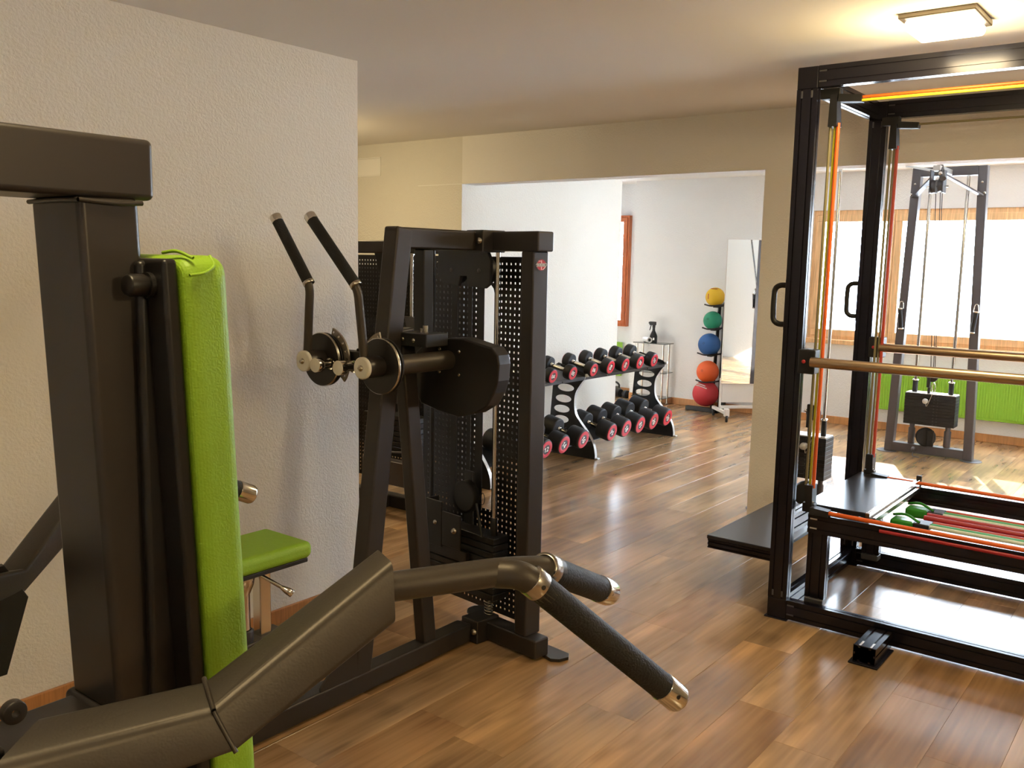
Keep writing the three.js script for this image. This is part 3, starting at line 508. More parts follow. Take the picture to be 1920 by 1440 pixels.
{
  const X0 = -1.43, X1 = 0.62, Z1 = -3.69, Z0 = -4.67, H = 2.284, t = thing('band_station', 'tall black profile frame strung with orange elastic bands', 'gym station', [-0.4, 0, -4.18]);
  const post = (x, z, y0, y1) => profile(y1 - y0, 0.08, 0.04).translate(x, y0, z);
  const railX = (x0, x1, y, z, h = 0.08) => profile(x1 - x0, h, 0.04).rotateZ(-Math.PI / 2).translate(x0, y, z);
  const railZ = (x, y, z0, z1, w = 0.04) => profile(z1 - z0, 0.08, w).rotateZ(-Math.PI / 2).rotateY(-Math.PI / 2).translate(x, y, z0);
  for (const x of [X0 + 0.04, X1 - 0.04]) for (const z of [Z1 - 0.02, Z0 + 0.02]) {
    mesh('post', post(x, z, 0.09, H - 0.085), M.alu, t);
    mesh('corner_block', [rbox(x - 0.041, x + 0.041, H - 0.085, H, z - 0.021, z + 0.021, 0.003), rbox(x - 0.041, x + 0.041, 0.006, 0.09, z - 0.021, z + 0.021, 0.003), rbox(x - 0.05, x + 0.05, 0, 0.006, z - 0.03, z + 0.03, 0.002)], M.alu, t);
    const mk = []; for (const dx of [-0.02, 0.02]) { mk.push(rbox(x + dx - 0.004, x + dx + 0.004, H - 0.12, H - 0.092, z + 0.019, z + 0.0215, 0.001), rbox(x + dx - 0.004, x + dx + 0.004, 0.1, 0.125, z + 0.019, z + 0.0215, 0.001)); } parts('slot_cap', mk, M.darkGrey, t);
  }
  for (const z of [Z1 - 0.02, Z0 + 0.02]) {
    mesh('top_rail', railX(X0 + 0.082, X1 - 0.082, H - 0.041, z), M.alu, t);
    mesh('bottom_rail', railX(X0 + 0.082, X1 - 0.082, 0.05, z), M.alu, t);
    parts('slot_cap', [0.02, -0.02].flatMap((d) => [rbox(X0 + 0.085, X0 + 0.115, H - 0.041 + d - 0.003, H - 0.041 + d + 0.003, z + 0.019, z + 0.0215, 0.001), rbox(X0 + 0.085, X0 + 0.115, 0.05 + d - 0.003, 0.05 + d + 0.003, z + 0.019, z + 0.0215, 0.001)]), M.darkGrey, t);
  }
  for (const x of [X0 + 0.02, X1 - 0.02]) {
    mesh('side_rail', railZ(x, H - 0.041, Z0 + 0.042, Z1 - 0.042), M.alu, t);
    mesh('side_rail', railZ(x + (x < 0 ? 0.02 : -0.02), 0.05, Z0 + 0.042, Z1 - 0.042), M.alu, t);
  }
  mesh('rail_bolt', bolt([-0.7, 2.235, Z0 + 0.04], [0, 0, 1], 0.013, 0.008), M.steel, t);
  const foot = mesh('outrigger_foot', profile(0.22, 0.08, 0.06).rotateX(Math.PI / 2).translate(-0.95, 0.042, -3.672), M.alu, t);
  mesh('foot_cap', [rbox(-0.992, -0.908, 0.008, 0.076, -3.456, -3.452, 0.001), rbox(-1.005, -0.895, 0, 0.008, -3.66, -3.44, 0.002)], M.alu, foot);
  parts('slot_strip', [rbox(-0.974, -0.966, 0.07, 0.0735, -3.51, -3.462, 0.001), rbox(-0.934, -0.926, 0.07, 0.0735, -3.51, -3.462, 0.001)], M.edge, foot);
  // D handles on the outer side of the left posts
  for (const z of [Z1 - 0.02, Z0 + 0.02]) mesh('pull_handle', [tube([[X0 + 0.004, 1.42, z], [X0 - 0.03, 1.42, z], [X0 - 0.052, 1.405, z], [X0 - 0.056, 1.37, z], [X0 - 0.056, 1.31, z], [X0 - 0.052, 1.275, z], [X0 - 0.03, 1.26, z], [X0 + 0.004, 1.26, z]], 0.0115, 14, 60), rbox(X0 - 0.006, X0 + 0.002, 1.235, 1.445, z - 0.013, z + 0.013, 0.003)], M.black, t);
  // inner posts that carry the platform frame
  for (const z of [Z1 - 0.1, Z0 + 0.1]) {
    mesh('inner_post', post(X0 + 0.17, z, 0.1, 0.385), M.alu, t);
    parts('inner_post_cap', [rbox(X0 + 0.13, X0 + 0.21, 0.07, 0.1, z - 0.03, z + 0.03, 0.006), rbox(X0 + 0.128, X0 + 0.212, 0.384, 0.388, z - 0.022, z + 0.022, 0.001)], M.darkGrey, t);
    mesh('inner_rail', railX(X0 + 0.13, X1 - 0.13, 0.428, z + (z > -4.2 ? 0.02 : -0.02)), M.alu, t);
    parts('slot_cap', [0.02, -0.02].map((d) => rbox(X0 + 0.14, X0 + 0.17, 0.428 + d - 0.003, 0.428 + d + 0.003, z + 0.039, z + 0.0415, 0.001)), M.edge, t);
  }
  mesh('cross_rail', railZ(X0 + 0.05, 0.41, Z0 + 0.045, Z1 - 0.045), M.alu, t);
  const plat = mesh('platform', rbox(-1.352, -1.088, 0.47, 0.49, -4.62, -3.835, 0.004), M.laminate, t);
  parts('platform_edge', [rbox(-1.088, -1.07, 0.462, 0.494, -4.62, -3.82, 0.002), rbox(-1.064, -1.05, 0.452, 0.474, -4.54, -3.84, 0.002)], M.steel, plat);
  mesh('edge_cap', rbox(-1.09, -1.066, 0.452, 0.512, -4.636, -4.618, 0.004), M.black, plat);
  // side shelf outside the frame
  const shelf = mesh('side_shelf', rbox(-1.765, -1.432, 0.258, 0.276, -4.6, -3.77, 0.004), M.laminate, t);
  parts('shelf_frame', [railX(-1.76, -1.432, 0.238, -3.79, 0.038), railX(-1.76, -1.432, 0.238, -4.58, 0.038)], M.alu, shelf);
  // steel bars on sliding blocks
  for (const z of [Z1 - 0.02, Z0 + 0.02]) {
    const bz = z + 0.03, y = 1.115;
    parts('slider', [rbox(X0 + 0.075, X0 + 0.145, 1.065, 1.165, z - 0.02, z + 0.04, 0.006), rbox(X1 - 0.145, X1 - 0.075, 1.065, 1.165, z - 0.02, z + 0.04, 0.006)], M.black, t);
    mesh('steel_bar', rod([X0 + 0.13, y, bz + 0.01], [X1 - 0.13, y, bz + 0.01], 0.0205, 24), M.brushed, t);
    mesh('slider_screw', [bolt([X0 + 0.1, y, z + 0.04], [0, 0, 1], 0.008)], M.redBand, t);
  }
  // bands with their rubber clips
  const clip = (p, q, w0 = 0.032, w1 = 0.042) => { const a = V(...p), b = V(...q), m = frameOf(a, b); const g = new THREE.BoxGeometry(1, 1, a.distanceTo(b), 1, 1, 1), P = g.attributes.position; for (let i = 0; i < P.count; i++) { const w = P.getZ(i) > 0 ? w1 : w0; P.setXY(i, P.getX(i) * w, P.getY(i) * w * 0.6); } g.computeVertexNormals(); return g.applyMatrix4(m); };
  for (const [z, fr] of [[-3.775, 1], [-4.61, 0]]) {
    const x = X0 + 0.125, xe = X1 - 0.125;
    parts('clip_mount', [rbox(X0 + 0.07, X0 + 0.15, 2.165, 2.205, z - 0.015, z + 0.02, 0.004), rbox(X0 + 0.1, X0 + 0.15, 0.47, 0.51, z - 0.02, z + 0.02, 0.004)], M.black, t);
    parts('band_clip', [clip([x, 2.18, z], [x + 0.004, 2.055, z], 0.044, 0.06), clip([x + 0.004, 0.49, z], [x, 0.588, z], 0.048, 0.056), clip([x + 0.02, 2.165, z], [x + 0.11, 2.157, z], 0.05, 0.044), clip([x + 0.02, 0.487, z + 0.03], [x + 0.095, 0.483, z + 0.03], 0.05, 0.042)], M.black, t);
    parts('clip_pin', [bolt([x + 0.014, 2.175, z + 0.012], [0, 0, 1], 0.007), bolt([x + 0.014, 0.515, z + 0.012], [0, 0, 1], 0.007)], M.steel, t);
    mesh('elastic_band', rod([x + 0.014, 0.575, z + 0.008], [x + 0.02, 2.07, z + 0.004], 0.0075, 14), fr ? M.orangeBand : M.rustBand, t).userData.label = fr ? 'bright orange upright band' : 'rust red upright band';
    mesh('elastic_band', rod([x - 0.004, 0.575, z - 0.002], [x + 0.005, 2.07, z - 0.004], 0.0055, 12), fr ? M.yellowBand : M.oliveBand, t);
    mesh('elastic_band', rod([x - 0.02, 0.575, z], [x - 0.012, 2.07, z], 0.006, 12), M.oliveBand, t);
    mesh('elastic_band', rod([x + 0.1, 2.163, z + 0.006], [xe, 2.163, z + 0.006], 0.0055, 12), fr ? M.orangeBand : M.oliveBand, t);
    if (fr) mesh('elastic_band', rod([x + 0.1, 2.15, z + 0.01], [xe, 2.15, z + 0.01], 0.0055, 12), M.yellowBand, t).userData.label = 'yellow band along the top';
    mesh('elastic_band', rod([x + 0.09, 0.486, z + 0.034], [xe, 0.474, z + 0.034], 0.0085, 14), M.orangeBand, t).userData.label = 'orange band along the platform rail';
    if (fr) mesh('elastic_band', rod([x + 0.3, 0.452, z + 0.034], [xe, 0.448, z + 0.034], 0.0075, 12), M.redBand, t);
  }
  // resistance tubes with green straps, hooked on below the platform edge
  for (const [z, k] of [[-4.12, 0], [-4.36, 1]]) {
    const y = 0.405;
    mesh('tube_strap', [rbox(-1.06, -0.965, y - 0.03, y + 0.014, z - 0.05, z + 0.03, 0.012, 3), tube([[-1.06, y + 0.02, z - 0.03], [-1.0, y + 0.035, z], [-0.94, y + 0.015, z + 0.02]], 0.006, 8, 16)], M.greenStrap, t);
    mesh('tube_clamp', rbox(-0.965, -0.9, y - 0.02, y + 0.012, z - 0.052, z + 0.032, 0.006), M.black, t);
    mesh('resistance_tube', rod([-0.9, y, z - 0.05], [0.4, y - 0.005, z - 0.05], 0.0115, 14), M.rustBand, t);
    mesh('resistance_tube', rod([-0.9, y, z - 0.015], [0.4, y - 0.005, z - 0.015], 0.0115, 14), M.tealBand, t);
    mesh('resistance_tube', rod([-0.9, y + 0.002, z + 0.014], [0.4, y - 0.003, z + 0.014], 0.008, 14), M.clearBand, t);
    mesh('resistance_tube', rod([-0.95, y + 0.008, z + (k ? 0.085 : -0.1)], [0.4, y, z + (k ? 0.085 : -0.1)], 0.012, 14), M.redBand, t);
  }
}

// ───────────────────────── cable pulley machines by the windows ─────────────────────────
{
  const X = -1.775, Z = -7.82, t = thing('cable_machine', 'grey cable pulley machine with weight stack in front of the bright window', 'gym machine', [X, 0, Z]);
  const h = 0.275;
  for (const s of [-1, 1]) {
    mesh('post', bar([X + s * 0.3, 0.0, Z - 0.01], [X + s * 0.236, 2.285, Z - 0.01], 0.066, 0.08, 0.006, [0, 0, 1]), M.machineGrey, t);
    mesh('foot_plate', lathe([[0, 0.008], [0.075, 0.008], [0.08, 0.004], [0.08, 0]], [X + s * 0.32, 0, Z - 0.01], [0, 1, 0], 32), M.machineGrey, t);
    mesh('guide_rod', rod([X + s * 0.135, 0.1, Z - 0.01], [X + s * 0.135, 2.215, Z - 0.01], 0.0125), M.chrome, t);
    mesh('bumper', lathe([[0.016, 0], [0.026, 0.004], [0.026, 0.13], [0.018, 0.135], [0.02, 0.16], [0.012, 0.165]], [X + s * 0.135, 0.085, Z - 0.01], [0, 1, 0]), M.machineGrey, t);
    mesh('stack_bush', lathe([[0.013, 0.1], [0.02, 0.1], [0.02, 0], [0, 0]], [X + s * 0.135, 0.505, Z - 0.01], [0, 1, 0]), M.black, t);
    mesh('bush_ring', lathe([[0.013, 0.012], [0.024, 0.01], [0.024, 0]], [X + s * 0.135, 0.603, Z - 0.01], [0, 1, 0]), M.chrome, t);
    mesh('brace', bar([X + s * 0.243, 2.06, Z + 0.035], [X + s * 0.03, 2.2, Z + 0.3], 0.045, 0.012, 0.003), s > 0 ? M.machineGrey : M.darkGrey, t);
    parts('brace_bolt', [bolt([X + s * 0.243 - 0.02, 2.08, Z + 0.032], [0, 0, 1], 0.01, 0.012), bolt([X + s * 0.243 + 0.02, 2.08, Z + 0.032], [0, 0, 1], 0.01, 0.012), bolt([X + s * 0.241, 2.16, Z + 0.032], [0, 0, 1], 0.01, 0.012)], M.chrome, t);
    const hd = mesh('hand_grip', rod([X + s * (h - 0.012), 1.02, Z + 0.055], [X + s * (h + 0.004), 1.17, Z + 0.055], 0.0165, 18), M.grip, t);
    parts('grip_ring', [lathe([[0.014, 0], [0.02, 0.002], [0.02, 0.012], [0.012, 0.014]], [X + s * (h - 0.013), 1.01, Z + 0.055], [0.1 * s, 1, 0]), lathe([[0.014, 0], [0.02, 0.002], [0.02, 0.012], [0.012, 0.014]], [X + s * (h + 0.004), 1.17, Z + 0.055], [0.1 * s, 1, 0]), tube([[X + s * h - 0.015, 1.18, Z + 0.055], [X + s * h - 0.008, 1.225, Z + 0.05], [X + s * h + 0.006, 1.235, Z + 0.045], [X + s * h + 0.015, 1.22, Z + 0.05], [X + s * h + 0.02, 1.18, Z + 0.055]], 0.004, 8, 24)], M.chrome, hd);
  }
  mesh('top_beam', rbox(X - 0.205, X + 0.205, 2.215, 2.286, Z - 0.05, Z + 0.03, 0.006), M.machineGrey, t);
  mesh('base_beam', rbox(X - 0.27, X + 0.27, 0.012, 0.085, Z - 0.05, Z + 0.03, 0.006), M.machineGrey, t);
  parts('cross_arm', [bar([X - 0.3, 2.3, Z + 0.06], [X + 0.02, 2.215, Z + 0.34], 0.04, 0.014, 0.003), bar([X, 2.24, Z], [X, 2.24, Z + 0.42], 0.05, 0.04, 0.004)], M.edge, t);
  mesh('pulley_head', [rbox(X - 0.05, X - 0.04, 2.06, 2.23, Z + 0.3, Z + 0.4, 0.006), rbox(X + 0.04, X + 0.05, 2.06, 2.23, Z + 0.3, Z + 0.4, 0.006), rod([X, 2.27, Z + 0.32], [X + 0.05, 2.16, Z + 0.42], 0.022), lathe([[0, 0.012], [0.045, 0.012], [0.052, 0.015], [0.046, 0], [0.052, -0.015], [0.045, -0.012], [0, -0.012]], [X - 0.02, 2.11, Z + 0.35], [1, 0, 0]), lathe([[0, 0.012], [0.045, 0.012], [0.052, 0.015], [0.046, 0], [0.052, -0.015], [0.045, -0.012], [0, -0.012]], [X + 0.025, 2.12, Z + 0.35], [1, 0, 0])], M.darkGrey, t);
  mesh('pulley_pin', [rod([X - 0.075, 2.11, Z + 0.35], [X + 0.075, 2.11, Z + 0.35], 0.007), bolt([X + 0.03, 2.2, Z + 0.42], [0, 0, 1], 0.014, 0.012)], M.chrome, t);
  for (const [dx, dz] of [[-0.02, 0.3], [0.012, 0.3], [0.03, 0.32]]) mesh('cable', rod([X + dx, 2.07, Z + dz], [X + dx * 0.6, 0.62, Z + 0.04], 0.0028, 8), M.black, t);
  for (let k = 0; k < 10; k++) mesh('weight_plate', rbox(X - 0.19, X + 0.19, 0.256 + k * 0.025, 0.28 + k * 0.025, Z - 0.075, Z + 0.06, 0.002, 1), M.black, t);
  mesh('stack_top', rbox(X - 0.186, X + 0.186, 0.505, 0.512, Z - 0.07, Z + 0.055, 0.002), M.edge, t);
  const pin = mesh('selector_knob', lathe([[0, 0.05], [0.018, 0.048], [0.022, 0.03], [0.016, 0.0], [0.008, -0.02]], [X - 0.025, 0.455, Z + 0.07], [0, 0, 1]), M.edge, t);
  mesh('pin_chain', tube([[X - 0.025, 0.44, Z + 0.075], [X - 0.018, 0.41, Z + 0.08], [X + 0.0, 0.46, Z + 0.07], [X + 0.02, 0.53, Z + 0.06]], 0.003, 8, 24), M.steel, pin);
  const num = []; for (let k = 0; k < 10; k++) num.push(box(X + 0.028, X + 0.036, 0.263 + k * 0.025, 0.272 + k * 0.025, Z + 0.06, Z + 0.0606), box(X + 0.056, X + 0.062, 0.263 + k * 0.025, 0.272 + k * 0.025, Z + 0.06, Z + 0.0606));
  mesh('plate_marks', num, M.darkGrey, t);
  mesh('pulley_block', [rbox(X - 0.035, X - 0.01, 0.56, 0.7, Z + 0.02, Z + 0.06, 0.006), lathe([[0, 0.01], [0.04, 0.01], [0.045, 0], [0.04, -0.01], [0, -0.01]], [X + 0.0, 0.65, Z + 0.04], [0, 0, 1]), rod([X - 0.02, 0.51, Z + 0.03], [X - 0.02, 0.58, Z + 0.03], 0.012)], M.black, t);
  parts('carabiner', [bolt([X - 0.04, 0.66, Z + 0.06], [0, 0, 1], 0.01, 0.01), bolt([X + 0.03, 0.66, Z + 0.06], [0, 0, 1], 0.01, 0.01), tube([[X + 0.01, 0.52, Z + 0.03], [X + 0.0, 0.56, Z + 0.03], [X + 0.012, 0.6, Z + 0.03], [X + 0.026, 0.57, Z + 0.03], [X + 0.022, 0.53, Z + 0.03]], 0.004, 8, 28)], M.chrome, t);
  mesh('base_pulley', [lathe([[0, 0.014], [0.065, 0.014], [0.075, 0.018], [0.068, 0], [0.075, -0.018], [0.065, -0.014], [0, -0.014]], [X - 0.02, 0.155, Z + 0.015], [0.35, 0, 1], 40), rbox(X - 0.01, X + 0.045, 0.085, 0.215, Z + 0.025, Z + 0.04, 0.02)], M.black, t);
  mesh('cable_ball', [lathe([[0, 0.02], [0.014, 0.014], [0.02, 0], [0.014, -0.014], [0, -0.02]], [X - 0.085, 0.06, Z + 0.1], [0, 1, 0]), tube([[X - 0.085, 0.04, Z + 0.1], [X - 0.08, 0.01, Z + 0.13], [X - 0.03, 0.005, Z + 0.14]], 0.004, 8, 16)], M.machineGrey, t);
  const c = t.clone(); c.name = numbered('cable_machine'); c.position.set(-1.84, 0, -5.33); scene.add(c);
  for (const k of c.children) if (['weight_plate', 'stack_top', 'guide_rod', 'bumper', 'stack_bush', 'bush_ring', 'plate_marks'].includes(k.name)) { k.scale.x = 0.74; k.position.x = -0.05; }   // a narrower stack
  for (const k of [...c.children]) if (['brace', 'cross_arm', 'pulley_head', 'pulley_pin', 'brace_bolt', 'cable_ball', 'cable'].includes(k.name)) c.remove(k);   // its swivel head is out of sight above the beam
  tag(c, 'dark cable pulley machine half hidden between pillar and band frame', 'gym machine');
}

// ───────────────────────── dumbbell rack and dumbbells ─────────────────────────
{
  const t = thing('dumbbell_rack', 'two tier dumbbell rack with curved pierced side plates along the white wall', 'rack', [-3.9, 0, -5.86]);
  const front = [[-3.703, 0], [-3.7, 0.036], [-3.72, 0.116], [-3.777, 0.201], [-3.833, 0.26], [-3.889, 0.329], [-3.904, 0.411], [-3.895, 0.495], [-3.85, 0.57], [-3.815, 0.612], [-3.806, 0.64]];
  const sm = new THREE.SplineCurve(front.map(([x, y]) => new THREE.Vector2(x, y))).getPoints(40).map((p) => [p.x, p.y]);
  const outline = [...sm, [-3.83, 0.66], [-4.06, 0.72], [-4.09, 0.7], [-4.105, 0.56], [-4.125, 0.3], [-4.15, 0.12], [-4.2, 0]];
  for (const z of [-4.59, -5.86, -7.127]) {
    const p = mesh('side_plate', ext(outline, 0.006, { bevel: 0.001, segments: 1, holes: [ellipse(-3.985, 0.53, 0.078, 0.03), ellipse(-4.005, 0.442, 0.075, 0.031), ellipse(-4.018, 0.36, 0.075, 0.031), ellipse(-4.02, 0.278, 0.07, 0.031)] }).translate(0, 0, z - 0.003), M.rackPlate, t);
    const fl = []; for (let i = 0; i + 1 < sm.length; i++) { const [ax, ay] = sm[i], [bx, by] = sm[i + 1]; fl.push(bar([ax, ay, z - 0.012], [bx, by, z - 0.012], 0.03, 0.004, 0.0015, [1, 0.001, 0])); }
    mesh('front_flange', fl, M.edge, p);
    parts('end_stop', [rbox(-3.81, -3.79, 0.628, 0.652, z - 0.03, z + 0.006, 0.005), rbox(-3.70, -3.672, 0.0, 0.012, z - 0.03, z + 0.004, 0.003)], M.edge, p);
  }
  const tray = (xf, yf, z0, z1, len, a = 13.5, lp = 0.022) => {
    const c = Math.cos(a * R), s = Math.sin(a * R), f = (u, v) => [xf - u * c - v * s, yf + u * s - v * c];
    const sheet = ext([f(0, 0), f(len, 0), f(len, 0.005), f(0, 0.005)], z1 - z0).translate(0, 0, z0), lip = ext([f(-0.004, -0.004), f(0, -0.004), f(0, lp), f(-0.004, lp)], z1 - z0).translate(0, 0, z0);
    const back = ext([f(len, -0.02), f(len + 0.004, -0.02), f(len + 0.004, 0.03), f(len, 0.03)], z1 - z0).translate(0, 0, z0);
    return [sheet, lip, back];
  };
  for (const [z0, z1] of [[-7.12, -5.866], [-5.854, -4.596]]) {
    mesh('upper_tray', tray(-3.81, 0.628, z0, z1, 0.235), M.rackPlate, t); mesh('lower_tray', tray(-3.74, 0.144, z0, z1, 0.235, 13.5, 0.004), M.rackPlate, t);
    parts('tray_bolt', [bolt([-3.808, 0.616, z0 + 0.3], [1, 0, 0], 0.008), bolt([-3.808, 0.616, z1 - 0.3], [1, 0, 0], 0.008)], M.black, t);
  }
}
{
  const NUM = {};
  const numberMat = (n) => NUM[n] ??= (() => {
    const c = document.createElement('canvas'); c.width = c.height = 128; const g = c.getContext('2d');
    g.fillStyle = '#232227'; g.fillRect(0, 0, 128, 128); g.fillStyle = '#f2efea'; g.font = 'bold 84px sans-serif'; g.textAlign = 'center'; g.textBaseline = 'middle'; g.fillText(n, 64, 66);
    const tx = new THREE.CanvasTexture(c); tx.colorSpace = THREE.SRGBColorSpace; return S({ map: tx, roughness: 0.35 });
  })();
  const tilt = 13.5 * R, protos = {};
  function dumbbell(n, r, hl, total) {          // lies along x, red numbered face at +x
    const t = new THREE.Group(); bases.set(t, V(0, 0, 0));
    for (const s of [1, -1]) {
      const a = s * (total / 2 - hl), e = [[0, 0], [r * 0.86, 0], [r * 0.97, 0.004], [r, 0.012], [r, hl - 0.014], [r * 0.96, hl - 0.004], [r * 0.86, hl], [0, hl]];
      const hd = mesh('head', lathe(e, [a, 0, 0], [s, 0, 0], 40), M.rubber, t);
      mesh('face_ring', lathe([[r * 0.5, hl - 0.001], [r * 0.5, hl + 0.003], [r * 0.84, hl + 0.003], [r * 0.87, hl - 0.001]], [a, 0, 0], [s, 0, 0], 40), M.red, hd).userData.label = 'red ring round the number';
      const plate = new THREE.CircleGeometry(r * 0.52, 32); plate.rotateY(s * Math.PI / 2).translate(a + s * (hl + 0.0015), 0, 0);
      mesh('number_plate', plate, numberMat(n), hd, true);
      mesh('collar', lathe([[0, 0], [0.021, 0], [0.021, -0.006], [0.016, -0.014], [0.016, -0.02], [0, -0.02]], [a, 0, 0], [s, 0, 0], 24), M.chrome, t);
    }
    const w = total / 2 - hl - 0.018, pr = []; for (let i = 0; i <= 8; i++) { const k = -1 + i / 4; pr.push([0.0145 + 0.0025 * (1 - k * k), k * w]); }
    mesh('handle', lathe([[0, -w], ...pr, [0, w]], [0, 0, 0], [1, 0, 0], 24), M.steel, t).userData.label = 'knurled steel handle';
    return t;
  }
  const place = (n, r, hl, total, fx, fy, z, roll, label, group) => {
    const key = n, o = (protos[key] ??= dumbbell(n, r, hl, total)).clone();
    o.name = numbered('dumbbell'); o.position.set(fx - (total / 2) * Math.cos(tilt), fy + (total / 2) * Math.sin(tilt), z);
    o.rotation.set(0, 0, -tilt); o.rotateX(roll * R); scene.add(o); tag(o, label, 'dumbbell', group);
  };
  const top = 'dumbbells on the upper tier', low = 'dumbbells on the lower tier';
  const U = (n, z, roll, label) => { const r = 0.056 + Math.max(0, +n - 4) * 0.0011, total = 0.265 + (+n - 4) * 0.003; place(n, r, 0.058 + (+n - 4) * 0.0022, total, -3.765, 0.622 + r * 1.03, z, roll, label, top); };
  U('04', -5.11, 0, 'red faced dumbbell 04 mostly hidden behind the perforated tower upright');
  U('04', -5.369, -4, 'red faced dumbbell marked 04 beside the perforated tower upright');
  U('05', -5.624, -24, 'red faced dumbbell marked 05 at the middle side plate, upper tier');
  U('06', -5.911, -14, 'red faced dumbbell marked 06 just past the middle side plate, upper tier');
  U('08', -6.153, 64, 'red faced dumbbell marked 08 over the middle of the long upper tray');
  U('09', -6.379, 70, 'red faced dumbbell marked 09 before the green radiator strip, upper tier');
  U('10', -6.615, -32, 'dumbbell marked 10 on the upper tier, beside the 09');
  U('10', -6.854, -42, 'last dumbbell marked 10 on the upper tier, at the far side plate');
  const D = (n, z, roll, label) => { const r = 0.073 + (+n - 12) * 0.0006; place(n, r, 0.108 + (+n - 12) * 0.003, 0.335 + (+n - 12) * 0.004, -3.63, 0.126 + r * 1.03, z, roll, label, low); };
  D('12', -4.87, 0, 'red faced dumbbell 12 hidden behind the perforated tower, lower tier');
  D('12', -5.116, 8, 'red faced dumbbell marked 12 cut by the tower upright, lower tier');
  D('14', -5.335, -38, 'dumbbell marked 14 left of the middle side plate, lower tier');
  D('16', -5.585, -50, 'dumbbell marked 16 against the middle side plate, lower tier');
  D('14', -5.985, 150, 'dumbbell marked 14 right of the middle side plate, lower tier');
  D('18', -6.2, -48, 'dumbbell marked 18 above the bluish floor patch, lower tier');
  D('18', -6.42, 122, 'dumbbell marked 18 near the right of the lower tier, beside the 20');
  D('20', -6.64, -62, 'dumbbell marked 20, second from the far end of the lower tier');
  D('20', -6.88, -56, 'last dumbbell marked 20 at the far end of the lower tier');
}

// ───────────────────────── far wall: ball rack, mirror, glass table, niche ─────────────────────────
{
  const t = thing('ball_rack', 'slim black upright rack holding five coloured medicine balls', 'rack', [-4.12, 0, -8.68]);
  mesh('post', bar([-3.985, 0.02, -8.71], [-3.985, 1.12, -8.74], 0.07, 0.05, 0.004), M.black, t);
  mesh('spine', bar([-4.12, 0.02, -8.76], [-4.09, 1.11, -8.78], 0.05, 0.03, 0.004), M.black, t);
  mesh('base_bar', [rbox(-4.32, -3.96, 0.0, 0.045, -8.62, -8.56, 0.005), rbox(-4.03, -3.96, 0, 0.04, -8.8, -8.56, 0.005)], M.black, t);
  const balls = [['yellow', '#d8ac1c', -4.084, 1.174, 0.097], ['green', '#14805e', -4.1, 0.935, 0.094], ['blue', '#24558f', -4.124, 0.688, 0.114], ['orange', '#dc5b24', -4.128, 0.407, 0.114], ['red', '#bb3036', -4.14, 0.18, 0.134]];
  const where = ['topmost on', 'second from top of', 'in the middle of', 'second from bottom of', 'largest, lowest on'];
  balls.forEach(([name, c, x, y, r], i) => {
    if (i < 4) mesh('ball_holder', [tube([[x + r + 0.0, y - r * 0.78, -8.74], [x + r * 0.9, y - r * 0.8, -8.6], [x, y - r * 0.9, -8.56], [x - r * 0.9, y - r * 0.8, -8.6]], 0.008, 8, 24), bar([x + 0.02, y - r * 0.98, -8.76], [x + 0.02, y - r * 1.05, -8.62], 0.05, 0.008, 0.002)], M.black, t);
    const p = []; for (let k = 0; k <= 48; k++) { const a = -Math.PI / 2 + (k / 48) * Math.PI, g = Math.abs(a) < 0.04 ? 0.985 : 1; p.push([Math.cos(a) * r * g, Math.sin(a) * r * g]); }
    const b = thing('medicine_ball', name + ' medicine ball, ' + where[i] + ' the black ball rack', 'ball', [x, y, -8.65]);
    const mat = S({ color: col(c), roughness: 0.6, bumpMap: weave, bumpScale: 0.001 });
    const body = lathe(p, [x, y, -8.65], [0.25, 0.2, 1], 48);
    mesh('shell', body, mat, b);
    const c2 = col(c).multiplyScalar(0.55);
    if (i === 0) parts('valve_mark', [rbox(x - 0.035, x - 0.028, y - 0.02, y + 0.035, -8.65 + r * 0.93, -8.65 + r * 0.975, 0.002), rbox(x - 0.03, x + 0.04, y + r * 0.86, y + r * 0.92, -8.62, -8.6, 0.003)], M.redBand, b);
    else if (i === 4) parts('print_band', [tube([[x - 0.08, y + 0.085, -8.65 + 0.072], [x - 0.02, y + 0.086, -8.65 + 0.105], [x + 0.04, y + 0.072, -8.65 + 0.109], [x + 0.06, y + 0.066, -8.65 + 0.106]], 0.004, 8, 30), tube([[x - 0.075, y + 0.1, -8.65 + 0.055], [x - 0.02, y + 0.102, -8.65 + 0.088], [x + 0.04, y + 0.088, -8.65 + 0.096]], 0.004, 8, 30)], M.clearBand, b);
    else mesh('valve', lathe([[0.006, 0], [0.01, 0.002], [0.012, 0]], [x - 0.01, y + 0.02, -8.65 + r * 0.98], [-0.05, 0.12, 1]), S({ color: c2, roughness: 0.6 }), b);
  });
}
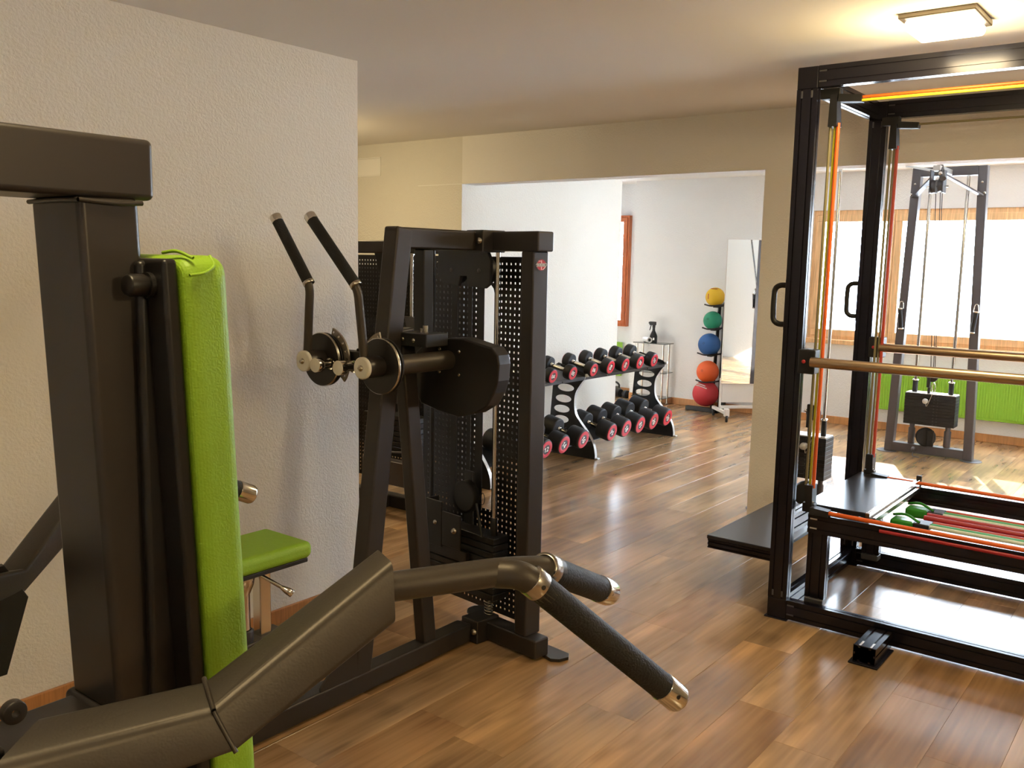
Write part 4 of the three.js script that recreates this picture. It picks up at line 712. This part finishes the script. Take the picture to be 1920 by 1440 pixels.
{
  // mirror on a white wheeled stand, turned a little into the room
  const t = thing('wheeled_mirror', 'tall frameless mirror on a white wheeled stand beside the pillar', 'mirror', [-3.65, 0, -8.44]), G = new THREE.Matrix4().makeRotationY(44 * R).setPosition(-3.65, 0, -8.44), W = (g) => g.applyMatrix4(G);
  mesh('backing', W(rbox(-0.22, 0.3, 0.345, 1.745, -0.02, -0.004, 0.002)), M.whitePaint, t);
  mesh('mirror_glass', W(box(-0.218, 0.298, 0.348, 1.742, -0.004, 0.0)), M.mirror, t);
  mesh('lower_panel', W(rbox(-0.2, 0.28, 0.16, 0.345, -0.03, -0.018, 0.002)), M.whitePaint, t);
  mesh('stand_frame', [W(rbox(-0.22, 0.3, 0.1, 0.13, -0.03, 0.0, 0.006)), W(rbox(-0.235, -0.2, 0.07, 0.1, -0.2, 0.2, 0.006)), W(rbox(0.28, 0.315, 0.07, 0.1, -0.2, 0.2, 0.006)), W(rbox(-0.225, -0.205, 0.1, 0.4, -0.03, -0.01, 0.004)), W(rbox(-0.24, -0.195, 0.055, 0.13, 0.17, 0.215, 0.004))], M.whitePaint, t);
  for (const [x, z] of [[-0.218, 0.2], [-0.218, -0.19], [0.298, 0.2], [0.298, -0.19]]) mesh('castor', [W(lathe([[0, 0.012], [0.03, 0.012], [0.035, 0.007], [0.035, -0.007], [0.03, -0.012], [0, -0.012]], [x, 0.035, z], [1, 0, 0.3])), W(rbox(x - 0.012, x + 0.012, 0.045, 0.075, z - 0.02, z + 0.012, 0.003))], M.black, t);
}
{
  const x0 = -4.995, x1 = -4.6, z0 = -8.79, z1 = -8.6, t = thing('glass_shelf_table', 'small three tier smoked glass shelf table on chrome legs against the grey wall', 'table', [-4.8, 0, -8.7]);
  for (const x of [x0 + 0.04, x1 - 0.04]) for (const z of [z0 + 0.03, z1 - 0.03]) mesh('leg', [rod([x, 0.012, z], [x, 0.645, z], 0.0115), lathe([[0, 0], [0.016, 0], [0.016, 0.012], [0.011, 0.014]], [x, 0, z], [0, 1, 0])], M.chrome, t);
  for (const [y, d] of [[0.655, 0], [0.345, 0.0], [0.075, 0.0]]) {
    const s = mesh('glass_shelf', rbox(x0 + d, x1 - d, y - 0.004, y + 0.004, z0, z1, 0.003), M.smoked, t); s.userData.label = 'smoked glass shelf';
  }
  const b = thing('spray_bottle', 'black trigger spray bottle standing on the glass shelf table', 'bottle', [-4.79, 0.659, -8.68]);
  mesh('bottle_body', lathe([[0, 0], [0.036, 0], [0.04, 0.006], [0.04, 0.07], [0.034, 0.09], [0.016, 0.13], [0.014, 0.16], [0.017, 0.165], [0.017, 0.19], [0, 0.192]], [-4.79, 0.659, -8.68], [0, 1, 0]), M.black, b);
  mesh('trigger_head', [rbox(-4.84, -4.765, 0.845, 0.885, -8.695, -8.665, 0.008), rbox(-4.85, -4.836, 0.86, 0.88, -8.69, -8.67, 0.004), bar([-4.822, 0.848, -8.68], [-4.838, 0.79, -8.68], 0.012, 0.008, 0.003)], M.black, b);
  mesh('bottle_mark', rbox(-4.776, -4.758, 0.69, 0.715, -8.644, -8.6405, 0.001), M.edge, b);
  const p = thing('paper_roll', 'white paper roll lying on the glass shelf table beside the spray bottle', 'roll', [-4.855, 0.69, -8.66]);
  const dir = [0.75, 0, 0.66];
  mesh('paper', lathe([[0.014, 0], [0.0295, 0.001], [0.03, 0.004], [0.03, 0.156], [0.0295, 0.159], [0.014, 0.16], [0.014, 0]], [-4.915, 0.69, -8.715], dir, 36), M.whitePaint, p);
  mesh('core', lathe([[0.0115, -0.001], [0.0145, -0.001], [0.0145, 0.161], [0.0115, 0.161], [0.0115, -0.001]], [-4.915, 0.69, -8.715], dir, 28), M.darkGrey, p);
}
{
  const k = thing('kettlebell', 'small grey kettlebell with a dark loop handle on the floor of the niche', 'kettlebell', [-5.37, 0, -8.9]);
  mesh('bell', lathe([[0, 0], [0.04, 0], [0.062, 0.02], [0.07, 0.055], [0.06, 0.09], [0.03, 0.11], [0, 0.113]], [-5.37, 0, -8.9], [0, 1, 0]), M.darkGrey, k);
  mesh('handle', tube([[-5.41, 0.085, -8.9], [-5.412, 0.13, -8.9], [-5.37, 0.158, -8.9], [-5.328, 0.13, -8.9], [-5.33, 0.085, -8.9]], 0.011, 12, 32), M.black, k);
  const d = thing('floor_dumbbell', 'small dark dumbbell lying on the floor beside the niche corner', 'dumbbell', [-5.24, 0.045, -8.84]);
  for (const s of [1, -1]) mesh('head', lathe([[0, 0], [0.038, 0], [0.045, 0.008], [0.045, 0.05], [0.038, 0.056], [0, 0.056]], [-5.24 + s * 0.03, 0.045, -8.84 + s * 0.012], [s, 0, s * 0.4]), M.rubber, d);
  mesh('handle', rod([-5.28, 0.045, -8.856], [-5.2, 0.045, -8.824], 0.013), M.steel, d);
}

renderer.render(scene, camera);
